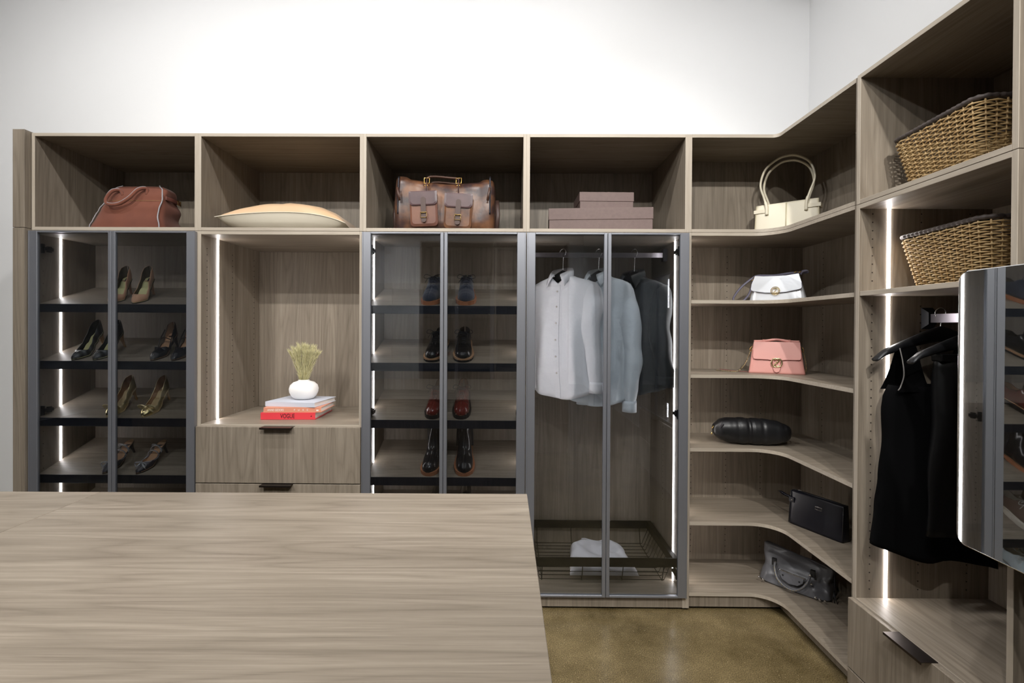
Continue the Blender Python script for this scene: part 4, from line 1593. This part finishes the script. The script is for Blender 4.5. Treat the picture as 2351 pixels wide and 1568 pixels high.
    if kind == 'mule':
        g = Geo()
        for (t0, t1, lift) in ((.56, .58, .034), (.64, .70, .040), (.74, .66, .036)):
            g.tube(curve_pts([(-.031, L * t0, f0(t0) + .002), (-.024, L * (t0 * .7 + t1 * .3), f0(t0) + lift * .7), (0, L * (t0 + t1) / 2, f0((t0 + t1) / 2) + lift), (.024, L * (t0 * .3 + t1 * .7), f0(t1) + lift * .7), (.031, L * t1, f0(t1) + .002)], 20), .0030, 6)
        for s in (-1, 1):
            g.tube(curve_pts([(0, L * .235, .038), (s * .022, L * .32, .034), (s * .033, L * .45, f0(.45) + .016), (s * .032, L * .56, f0(.56) + .004)], 16), .0024, 6)
        g.build('crystal_strap', 'crystal', t, True)
        g = Geo()
        yb, zb = L * .215, .042
        for s in (-1, 1):
            g.tube(curve_pts([(0, yb, zb), (s * .018, yb - .012, zb + .006), (s * .032, yb - .010, zb - .004), (s * .026, yb - .012, zb - .018), (s * .010, yb - .006, zb - .008), (0, yb, zb)], 26), .0030, 6)
            g.tube(curve_pts([(0, yb, zb), (s * .016, yb - .014, zb - .014), (s * .030, yb - .016, zb - .026)], 8), .0026, 6)
        g.tube([(-.005, yb - .003, zb), (.005, yb - .003, zb)], .0052, 8)
        g.build('bow', 'crystal', t, True)
    return t
SZ = SHELF_Z
HG = 'high heels in the glass cabinet'
nude = ('nude_suede', 'lining_dark', 'lining_cream', 'nude_suede')
pump('nude suede high heel on the top shelf, beside the door stile', 'shoe', -2.055, 2.524, SZ[0], R(9), 'pump', nude, HG, .095, .205)
pump('nude suede high heel on the top shelf, clear of the door stile', 'shoe', -1.932, 2.524, SZ[0], R(9), 'pump', nude, HG, .095, .205)
blk = ('sheer_stripe', 'black_cloth', 'lining_cream', 'heel_wood')
pump('black striped high heel with a wooden heel, nearest the light strip', 'shoe', -2.247, 2.520, SZ[1], R(-3), 'pump', blk, HG, .092)
pump('black striped high heel with a wooden heel, half behind the door stile', 'shoe', -2.136, 2.520, SZ[1], R(-3), 'pump', blk, HG, .092)
slg = ('croc_black', 'lining_tan', 'lining_tan', 'black_leather')
pump('dark croc pattern slingback heel standing clear on the second shelf', 'shoe', -1.838, 2.520, SZ[1], R(-2), 'sling', slg, HG, .085)
pump('dark croc pattern slingback heel next to the outer door stile', 'shoe', -1.730, 2.520, SZ[1], R(-2), 'sling', slg, HG, .085)
gld = ('gold_foil', 'lining_tan', 'lining_gold', 'heel_wood')
pump('gold pointed heel with a bow, half behind the door stile', 'shoe', -2.068, 2.522, SZ[2], R(-2), 'bow', gld, HG, .082)
pump('gold pointed heel with a bow, standing clear on the third shelf', 'shoe', -1.885, 2.522, SZ[2], R(-2), 'bow', gld, HG, .082)
mul = ('satin_navy', 'lining_tan', 'lining_tan', 'satin_navy')
pump('dark heeled mule with crystal bow, half behind the door stile', 'shoe', -2.088, 2.522, SZ[3], R(-4), 'mule', mul, HG, .075)
pump('dark heeled mule with crystal bow, standing clear on the fourth shelf', 'shoe', -1.915, 2.522, SZ[3], R(-7), 'mule', mul, HG, .075)

LW = [(0, .010), (.03, .027), (.09, .040), (.18, .047), (.30, .050), (.45, .045), (.60, .038), (.78, .0375), (.90, .034), (.96, .024), (1, .006)]
def lace_shoe(name, label, x, zf, yaw, kind, mats, group, L=.302, y=2.524, mirror=1):
    zs = zf + (y - 2.518) * TILT / (SD - .006)
    t = thing(name, label, 'shoe', (x, y, zs + .0006), group=group, rot=(SLOPE, 0, yaw))
    up, lining, sole, welt, lace = mats
    sh = .020 if kind != 'sneaker' else .026
    wt = [(a, b * (1 if kind != 'oxford' else .90)) for a, b in LW]
    if kind == 'boot':
        ht = [(0, .016), (.04, .034), (.12, .046), (.26, .056), (.38, .074), (.47, .105), (.54, .150), (.59, .170), (.66, .172), (.85, .168), (1, .165)]
        tv, ko = .585, .30
    elif kind == 'sneaker':
        ht = [(0, .014), (.04, .030), (.14, .040), (.28, .052), (.42, .070), (.52, .084), (.60, .070), (.75, .056), (.9, .064), (1, .066)]
        tv, ko = .50, .28
    else:
        ht = [(0, .014), (.04, .032), (.12, .042), (.26, .052), (.38, .070), (.50, .098), (.56, .094), (.66, .072), (.8, .062), (.93, .074), (1, .074)]
        tv, ko = .50, .30
    zt = [(0, sh), (.3, sh - .004), (1, sh + .004)]
    foot_shell(t, 'upper', [up, lining], L, wt, ht, zt, tv, ko, rows=34, S=9, th=.002, kc=.07)
    sole_plate(t, 'sole', sole, L * 1.012, [(a, b * 1.07 + .0012) for a, b in wt], lambda q: .0002 if (q < .62 or q > .70) else .006, lambda q: interp(zt, q) * .62, rows=36)
    sole_plate(t, 'welt', welt, L * 1.010, [(a, b * 1.09 + .0012) for a, b in wt], lambda q: interp(zt, q) * .62, lambda q: interp(zt, q) + .002, rows=36)
    sole_plate(t, 'insole', lining, L, [(a, b * .9) for a, b in wt], lambda q: interp(zt, q) + .002, lambda q: interp(zt, q) + .006)
    def topz(q):
        return interp(zt, q) + interp(ht, q)
    if kind == 'boot':
        g = Geo()
        for s in (-1, 1):
            g.tube([(s * .037, L * .72, .05), (s * .036, L * .70, .11), (s * .034, L * .72, .165)], .010, 6, flat=.12, up=(0, 1, 0))
        g.build('elastic_gore', 'lace_dark', t, True)
    else:
        # lacing: throat flaps, cross bars and a bow
        g = Geo()
        for s in (-1, 1):
            pts = [(s * (.008 + .010 * k / 8), L * (.29 + .21 * k / 8), topz(.29 + .21 * k / 8) - .0005 - .0035 * (k / 8)) for k in range(9)]
            g.tube(pts, .0042, 6, flat=.45)
        g.build('throat_edge', up, t, True)
        g = Geo()
        for k in range(5):
            q = .32 + .042 * k
            w_ = .010 + .009 * k / 4
            g.tube(curve_pts([(-w_, L * q, topz(q) - .002), (0, L * (q + .006), topz(q) + .0035), (w_, L * q, topz(q) - .002)], 8), .0019, 5)
        q = .47
        o = Vector((0, L * q - .004, topz(q) + .002))
        for s in (-1, 1):
            g.tube([o + Vector(p) for p in curve_pts([(0, 0, 0), (s * .020, -.004, .016), (s * .040, -.002, .018), (s * .046, -.008, .004), (s * .026, -.010, .0), (0, -.002, 0)], 26)], .0015, 5)
            g.tube([o + Vector(p) for p in curve_pts([(0, 0, 0), (s * .022, -.012, .002), (s * .040, -.014, -.022)], 10)], .0014, 5)
        g.build('laces', lace, t, True)
    if kind == 'oxford':
        foot_shell(t, 'toe_cap', [up, up], L * .25, [(0, wt[0][1] * 1.03), (.12, .0252), (.36, .0372), (.72, .0432), (1, .0447)], [(0, .0148), (.16, .033), (.5, .0432), (1, .0535)], [(0, sh + .0002), (1, sh - .0026)], 2, 1, rows=12, th=.0004)
    return t
MG = 'lace-up shoes in the glass cabinet'
A1 = ('navy_suede', 'lining_dark', 'sole_tan', 'sole_tan', 'lace_dark')
lace_shoe('derby_shoe', 'navy suede lace-up shoe, top shelf, on the vase side of the door joint', -.415, SZ[0], R(-4), 'derby', A1, MG)
lace_shoe('derby_shoe', 'navy suede lace-up shoe, top shelf, on the shirt side of the door joint', -.226, SZ[0], R(3), 'derby', A1, MG)
A2 = ('black_calf', 'lining_dark', 'sole_black', 'lining_tan', 'lace_dark')
lace_shoe('derby_shoe', 'black leather lace-up shoe, second shelf, on the vase side of the door joint', -.402, SZ[1], R(-6), 'derby', A2, MG)
lace_shoe('derby_shoe', 'black leather lace-up shoe, second shelf, on the shirt side of the door joint', -.238, SZ[1], R(3), 'derby', A2, MG)
A3 = ('oxblood', 'lining_tan', 'sole_black', 'sole_black', 'lace_dark')
lace_shoe('oxford_shoe', 'oxblood polished lace-up shoe on the vase side of the door joint', -.398, SZ[2], R(-4), 'oxford', A3, MG)
lace_shoe('oxford_shoe', 'oxblood polished lace-up shoe on the shirt side of the door joint', -.247, SZ[2], R(2), 'oxford', A3, MG)
A4 = ('boot_leather', 'lining_dark', 'sole_tan', 'sole_tan', 'lace_dark')
lace_shoe('ankle_boot', 'black ankle boot with tan sole on the vase side of the door joint', -.414, SZ[3], R(-5), 'boot', A4, 'ankle boots')
lace_shoe('ankle_boot', 'black ankle boot with tan sole on the shirt side of the door joint', -.229, SZ[3], R(4), 'boot', A4, 'ankle boots')
A5 = ('sneaker_brown', 'sole_white', 'sole_white', 'sole_white', 'lace_white')
lace_shoe('sneaker', 'brown sneaker with white sole on the vase side of the door joint', -.405, SZ[4], R(-4), 'sneaker', A5, 'sneakers on the lower shelves')
lace_shoe('sneaker', 'brown sneaker with white sole on the shirt side of the door joint', -.222, SZ[4], R(4), 'sneaker', A5, 'sneakers on the lower shelves')
A6 = ('sneaker_grey', 'trim_grey', 'sole_white', 'sneaker_grey', 'lace_white')
lace_shoe('sneaker', 'pale grey sneaker on the bottom shelf, vase side of the door joint', -.405, SZ[5], R(-4), 'sneaker', A6, 'sneakers on the lower shelves')
lace_shoe('sneaker', 'pale grey sneaker on the bottom shelf, shirt side of the door joint', -.222, SZ[5], R(4), 'sneaker', A6, 'sneakers on the lower shelves')

# ------------------------------------------------------------------ hangers and clothes
def hanger(label, loc, rz, mtl='hanger_black', w=.42, hook_h=.075, drop=.085, cat='hanger'):
    """loc = where the hook rests over the rail; the bar lies along local x"""
    t = thing('clothes_hanger', label, cat, loc, rz, 'clothes hangers')
    z0 = -hook_h
    hk = [(-.016, 0, -.012), (-.020, 0, .002), (-.014, 0, .014), (0, 0, .020), (.014, 0, .014), (.019, 0, 0), (.012, 0, -.018), (.002, 0, -.034), (0, 0, z0 - .02)]
    Geo().tube(curve_pts(hk, 40), .0019, 8).build('hook', 'chrome', t, True)
    rings = []
    for k in range(31):
        s = -1 + 2 * k / 30
        x = s * w / 2
        zc = z0 - .018 - drop * abs(s) ** 1.25 - .012 * max(0, abs(s) - .85) / .15
        hz = .020 * (1 - abs(s)) ** 1.2 + .0085
        hd = .0085 + .009 * abs(s) ** 2
        if abs(s) > .95:
            hz *= .7
        rings.append([Vector((x, hd * c, zc + hz * q)) for c, q in ((1, .4), (.6, 1), (-.6, 1), (-1, .4), (-1, -.4), (-.6, -1), (.6, -1), (1, -.4))])
    Geo().add(loft(rings)).build('bar', mtl, t, True)
    return t

def shirt(name, label, cat, loc, rz, cloth, button, length=.70, tail=.05, sw=.215, seed=1.0, label_tag=True, collar=True, sleeve=.60, splay=.05):
    """loc = base of the neck; front faces local -y"""
    t = thing(name, label, cat, loc, rz, 'clothes hanging behind glass')
    prof = [(0, .060), (.012, .085), (.03, .140), (.05, .185), (.07, sw), (.12, sw + .004), (.20, sw + .002), (.35, sw), (.50, sw + .004), (length, sw + .016)]
    dprof = [(0, .050), (.02, .052), (.06, .050), (.15, .062), (.3, .068), (.5, .066), (length, .060)]
    def pt(u, d):
        """u angle, d distance below the neck"""
        hw, hd = interp(prof, d), interp(dprof, d)
        c, s = math.cos(u), math.sin(u)
        x = hw * math.copysign(abs(c) ** .8, c)
        y = hd * math.copysign(abs(s) ** .75, s)
        fade = min(1, max(0, (d - .08) / .35))
        n_ = noise.noise(Vector((x * 6, seed * 3 + (2 if s > 0 else 0), d * 1.6)))
        y += fade * (.016 * math.sin(x * 38 + seed + 3 * n_) + .02 * n_) + .006 * noise.noise(Vector((x * 20, d * 16, seed)))
        z = -d
        if s < 0 and d < .1:
            z -= .048 * max(0, 1 - abs(x) / .06) * (1 - d / .1)
        f_ = (d / length) ** 6
        z += f_ * (tail * min(1, (abs(x) / hw)) ** 2 * 1.2 + .010 * n_)
        return Vector((x, y, z))
    NU, ND = 96, 34
    rings = [[pt(2 * PI * k / NU, length * (j / ND) ** 1.15) for k in range(NU)] for j in range(ND + 1)]
    o = Geo().add(loft(rings, cap=False)).build('body', cloth, t, True)
    solid(o, .0012, 0)
    def front(x, d):
        hw = interp(prof, d)
        c = max(-1, min(1, x / hw))
        u = -math.acos(math.copysign(abs(c) ** 1.25, c))
        return pt(u, d)
    # placket and buttons
    rings = []
    for j in range(30):
        d = .03 + (length - .035) * j / 29
        a, b = front(-.017, d), front(.017, d)
        y = min(a.y, b.y)
        rings.append([Vector((-.017, a.y - .0008, a.z)), Vector((.017, b.y - .0008, b.z)), Vector((.017, b.y - .0032, b.z)), Vector((-.017, a.y - .0032, a.z))])
    pk = Geo().add(loft(rings)).build('placket', cloth, t)
    g = Geo()
    for j in range(6):
        d = .085 + .092 * j
        p = front(0, d)
        g.add(loft([sellipse(.0055, .0055, 2, 12, 0), sellipse(.0055, .0055, 2, 12, .0018), sellipse(.003, .003, 2, 12, .0022)]), Matrix.Translation((0, p.y - .0035, p.z)) @ FRONT)
    g.build('buttons', button, pk, True)
    # sleeves hang from the shoulders
    for s in (-1, 1):
        rings = []
        for j in range(26):
            q = j / 25
            cx = s * (sw - .038 + splay * math.sin(q * PI * .55) + .012 * math.sin(q * 7 + seed))
            cy = .012 - .030 * q + .012 * math.sin(q * 5 + seed * 2)
            if s < 0:
                cx, cy = -(sw - .040 - .035 * q), .012 + .045 * q
            zz = -.040 - sleeve * q
            r1 = interp([(0, .030), (.06, .052), (.2, .062), (.55, .052), (.86, .046), (.9, .038), (1, .040)], q)
            r2 = r1 * .85
            ring = sellipse(r1, r2, 2.4, 28, zz, cx, cy)
            for p in ring:
                n_ = noise.noise(Vector((p.x * 14, p.y * 14, zz * 9 + seed)))
                p.x += n_ * .010 * min(1, q * 4)
                p.y += n_ * .012 * min(1, q * 4)
                if q < .25:
                    p.z += (.25 - q) * (-(p.x - cx) * s) * 1.6
            rings.append(ring)
        sl = Geo().add(loft(rings, cap=False)).build('sleeve', cloth, t, True)
        solid(sl, .0012, 0)
        q = rings[-1]
        g = Geo()
        cr = [[Vector((p.x, p.y, p.z + dz)) + (p - Vector((sum(k.x for k in q) / 28, sum(k.y for k in q) / 28, p.z))).normalized() * .002 for p in q] for dz in (.056, .04, .02, -.004)]
        cf = g.add(loft(cr, cap=False)).build('cuff', cloth, sl, True)
        solid(cf, .002, 0)
    if collar:
        # stand and fall of the collar
        def arc(a, rx, ry):
            ph = PI / 2 - a * PI * .90
            return rx * math.cos(ph), ry * math.sin(ph)
        for s in (-1, 1):
            v, f = [], []
            n = 14
            for k in range(n + 1):
                a = k / n
                x0, y0 = arc(a, .058, .056)
                x1, y1 = arc(a, .061, .058)
                x2, y2 = arc(a, .066 + .004 * a, .064 + .008 * a)
                ztop = .050 - .048 * a ** 1.6
                zb = .010 - .016 * a - .062 * a ** 3
                ex = .036 * a ** 4
                v += [(s * x0, y0 - .004, -.004 - .006 * a), (s * x1, y1 - .004, ztop), (s * (x2 * .97 + ex * .35), y2 - .006, ztop * .55 + zb * .45 + .003), (s * (x2 + ex), y2 - .010, zb)]
            for k in range(n):
                for c in range(3):
                    a_ = k * 4 + c
                    f.append([a_, a_ + 1, a_ + 5, a_ + 4])
            o = fromv('collar', v, f, cloth, t, True)
            solid(o, .0022, 0)
        if label_tag:
            box('maker_label', -.024, .022, .040, .0415, -.006, .018, 'label_black', t, 0)
    return t
RZ = 1.852
HX = [(.300, R(-36)), (.502, R(-40)), (.702, R(-42))]
hanger('dark hanger holding the bright white shirt', (.300, 2.797, RZ + .002), R(-36), w=.36, hook_h=.112)
hanger('dark hanger holding the pale blue white shirt', (.502, 2.797, RZ + .002), R(-40), w=.36, hook_h=.112)
hanger('dark hanger holding the dark jacket', (.702, 2.797, RZ + .002), R(-42), w=.34, hook_h=.115)
shirt('dress_shirt', 'bright white dress shirt on a hanger, nearest the shoe cabinet', 'shirt', (.298, 2.797, 1.722), R(-36), 'cotton_white', 'button_pearl', .69, seed=1.3, sw=.200)
shirt('dress_shirt', 'pale blue white dress shirt with long sleeves behind the white shirt', 'shirt', (.502, 2.800, 1.722), R(-40), 'cotton_blue', 'button_pearl', .73, seed=4.1, sw=.198, sleeve=.70)
shirt('suit_jacket', 'dark jacket on a hanger nearest the light strip of the wardrobe', 'jacket', (.700, 2.802, 1.715), R(-44), 'wool_dark', 'label_black', .66, seed=7.7, sw=.188, label_tag=False, sleeve=.56, splay=.035)

# pull-out wire basket with a folded t-shirt
wx = (.082 + .898) / 2
t = thing('wire_basket', 'black pull-out wire basket at the bottom of the wardrobe', 'basket', (wx, 2.5, .0805))
hw = .386
bm = bmesh.new()
addbox(bm, -hw, hw, .050, .056, .113, .160, .0006)
addbox(bm, -hw, hw, .545, .551, .113, .160, .0006)
for s in (-1, 1):
    a, b = sorted((s * hw, s * (hw - .026)))
    addbox(bm, a, b, .056, .545, .113, .160, .0006)
frombm('frame', bm, 'black_metal', t)
g = Geo()
x0, x1, y0, y1, zb = -.325, .325, .085, .520, .032
for k in range(11):
    y = y0 + (y1 - y0) * k / 10
    g.tube([(-.36, y, .118), (x0, y, zb), (x1, y, zb), (.36, y, .118)], .0019, 6)
for k in range(4):
    x = x0 + .01 + (x1 - x0 - .02) * k / 3
    g.tube([(x, .056, .116), (x, y0, zb - .004), (x, y1, zb - .004), (x, .545, .116)], .0024, 6)
g.tube([(-.34, .072, .078), (.34, .072, .078)], .0017, 6)
g.build('wires', 'black_metal', t, True)
t = thing('folded_tee', 'folded white t-shirt lying in the wire basket', 'clothing', (.510, 2.755, .0805 + .0345))
v, f = [], []
NX, NY = 40, 34
for j in range(NY + 1):
    for i in range(NX + 1):
        u, w = -1 + 2 * i / NX, -1 + 2 * j / NY
        x = u * (.165 - .018 * w + .012 * noise.noise(Vector((u * 2, w * 3, 1))))
        y = w * .145
        if w > .75:
            y -= .055 * (1 - min(1, abs(u + .05) * 2.0) ** 2) * (w - .75) / .25
        h = max(0, 1 - abs(u) ** 6) ** .5 * max(0, 1 - abs(w) ** 8) ** .5
        z = .004 + h * (.060 + .030 * max(0, w) + .014 * noise.noise(Vector((u * 2.5, w * 2.5, 4))) + .006 * math.sin(u * 9 + w * 6))
        v.append((x, y, z))
for j in range(NY):
    for i in range(NX):
        a = j * (NX + 1) + i
        f.append([a, a + 1, a + NX + 2, a + NX + 1])
n0 = len(v)
bd = [i for i in range(NX + 1)] + [j * (NX + 1) + NX for j in range(1, NY + 1)] + [NY * (NX + 1) + i for i in range(NX - 1, -1, -1)] + [j * (NX + 1) for j in range(NY - 1, 0, -1)]
f.append(bd[::-1])
fromv('cloth', v, f, 'tee_white', t, True)
nk = [Vector(v[(NY - 3) * (NX + 1) + i]) + Vector((0, .004, .003)) for i in range(9, 31)]
Geo().tube(nk, .0042, 6, flat=.5).build('neckband', 'tee_white', t, True)

# black dress on its hanger, dark trousers on the next hanger
hanger('black hanger holding the sleeveless black dress', (RX + .26, 1.845, 1.489), 0, w=.48, drop=.085, hook_h=.058)
t = thing('black_dress', 'sleeveless black dress hanging in the open wardrobe', 'dress', (RX + .243, 1.845, 1.372), 0, 'clothes in the open wardrobe')
prof = [(.150, .166), (.19, .185), (.24, .190), (.36, .182), (.5, .196), (.62, .215), (.785, .235)]
rings = []
for j in range(31):
    d = .150 + .635 * j / 30
    hw = interp(prof, d)
    ring = []
    for k in range(72):
        u = 2 * PI * k / 72
        c, s = math.cos(u), math.sin(u)
        fade = min(1, (d - .15) / .3)
        x = hw * math.copysign(abs(c) ** .85, c)
        y = .050 * math.copysign(abs(s) ** .8, s) + fade * .012 * math.sin(x * 34 + 1)
        z = -d
        if j < 3:
            z += (.05 - .016 * j) * (abs(abs(x) - .115) < .05) * .0
        z += (d / .785) ** 5 * (.012 * math.sin(x * 17) - .035 * x / .23)
        ring.append(Vector((x, y, z)))
    rings.append(ring)
o = Geo().add(loft(rings, cap=False)).build('body', 'black_cloth', t, True)
solid(o, .0015, 0)
for s in (-1, 1):
    for yy in (-1, 1):
        rr = []
        for q in range(9):
            a = q / 8
            x = s * (.112 - .004 * a)
            w_ = .030 + .026 * (1 - a) ** 2.5
            z = -.005 - .165 * (1 - a)
            y = yy * (.006 + .040 * (1 - a) ** .7)
            rr.append([Vector((x - w_, y - .001, z)), Vector((x + w_, y - .001, z)), Vector((x + w_, y + .001, z)), Vector((x - w_, y + .001, z))])
        Geo().add(loft(rr)).build('shoulder_strap', 'black_cloth', t)
Geo().tube(curve_pts([(-.142, -.012, -.012), (-.145, -.03, -.06), (-.150, -.043, -.11), (-.164, -.046, -.15), (-.172, -.045, -.165)], 20), .0022, 6).build('armhole_trim', 'trim_grey', t, True)
hanger('grey edged hanger holding the black trousers, in front of the dress', (RX + .26, 1.72, 1.489), R(-4), w=.40, drop=.070)
t = thing('black_trousers', 'black satin trousers folded on the hanger in front of the dress', 'trousers', (RX + .243, 1.722, 1.330), R(-4), 'clothes in the open wardrobe')
rings = []
for j in range(20):
    d = .62 * j / 19
    hw = .105 + .035 * (d / .62) + .004 * math.sin(d * 20)
    ring = sellipse(hw, .020 + .006 * math.sin(d * 9), 4, 40, -d, .01, 0)
    for p in ring:
        p.y += .005 * math.sin(p.x * 50 + d * 8)
    rings.append(ring)
Geo().add(loft(rings)).build('legs', 'black_satin', t, True)
box('waistband', -.098, .118, -.024, .024, -.012, .014, 'black_satin', t, .004, 2)
for k in range(4):
    Geo().tube([(-.02 + .012 * k, -.0245, -.055), (-.02 + .012 * k, -.0262, -.055)], .0022, 6).build('stud', 'trim_grey', t, True)
# ------------------------------------------------------------------ the closet run behind the viewer (seen as reflections in the glass)
OY = -.62
def opposite(o, xc, label):
    return dup(o, (xc, OY, o.location.z), PI, label)
tops = [o for o in C.objects if o.name.startswith('upper_cabinet') and o.parent is None]
shoe = [o for o in C.objects if o.name.startswith('shoe_cabinet') and o.parent is None]
opn = [o for o in C.objects if o.name.startswith('open_cabinet') and o.parent is None]
opposite(tops[1], -.60, 'open upper cabinet of the opposite run, over its glass doors')
opposite(tops[1], .25, 'open upper cabinet of the opposite run, over its open cabinet')
opposite(shoe[0], -.60, 'smoked glass cabinet of the opposite run with bare slanted shelves')
oc = opposite(opn[0], .25, 'open oak cabinet of the opposite run with an empty counter')
for c in [c for c in oc.children if c.name.startswith('led_strip')]:
    bpy.data.objects.remove(c)
t = thing('painted_cabinet', 'tall white painted cabinet against the far wall', 'cabinet', (-2.4, WF + .5, 0))
box('body', -.95, .95, -.5, 0, 0, 2.5, 'white_lacquer', t)
for k in range(4):
    a = -.94 + k * .47
    for z0, z1 in ((1.95, 2.48), (.1, 1.94)):
        d = box('door', a + .003, a + .467, 0, .02, z0, z1, 'white_lacquer', t)
        bm = bmesh.new()
        for q in ((a + .003, a + .063, z0, z1), (a + .407, a + .467, z0, z1), (a + .063, a + .407, z0, z0 + .06), (a + .063, a + .407, z1 - .06, z1)):
            addbox(bm, q[0], q[1], .02, .032, q[2], q[3], .001)
        frombm('door_frame', bm, 'white_lacquer', d)
        if z0 < 1:
            for j in range(8):
                box('board', a + .065 + j * .0428, a + .106 + j * .0428, .02, .024, z0 + .06, z1 - .06, 'white_lacquer', d)
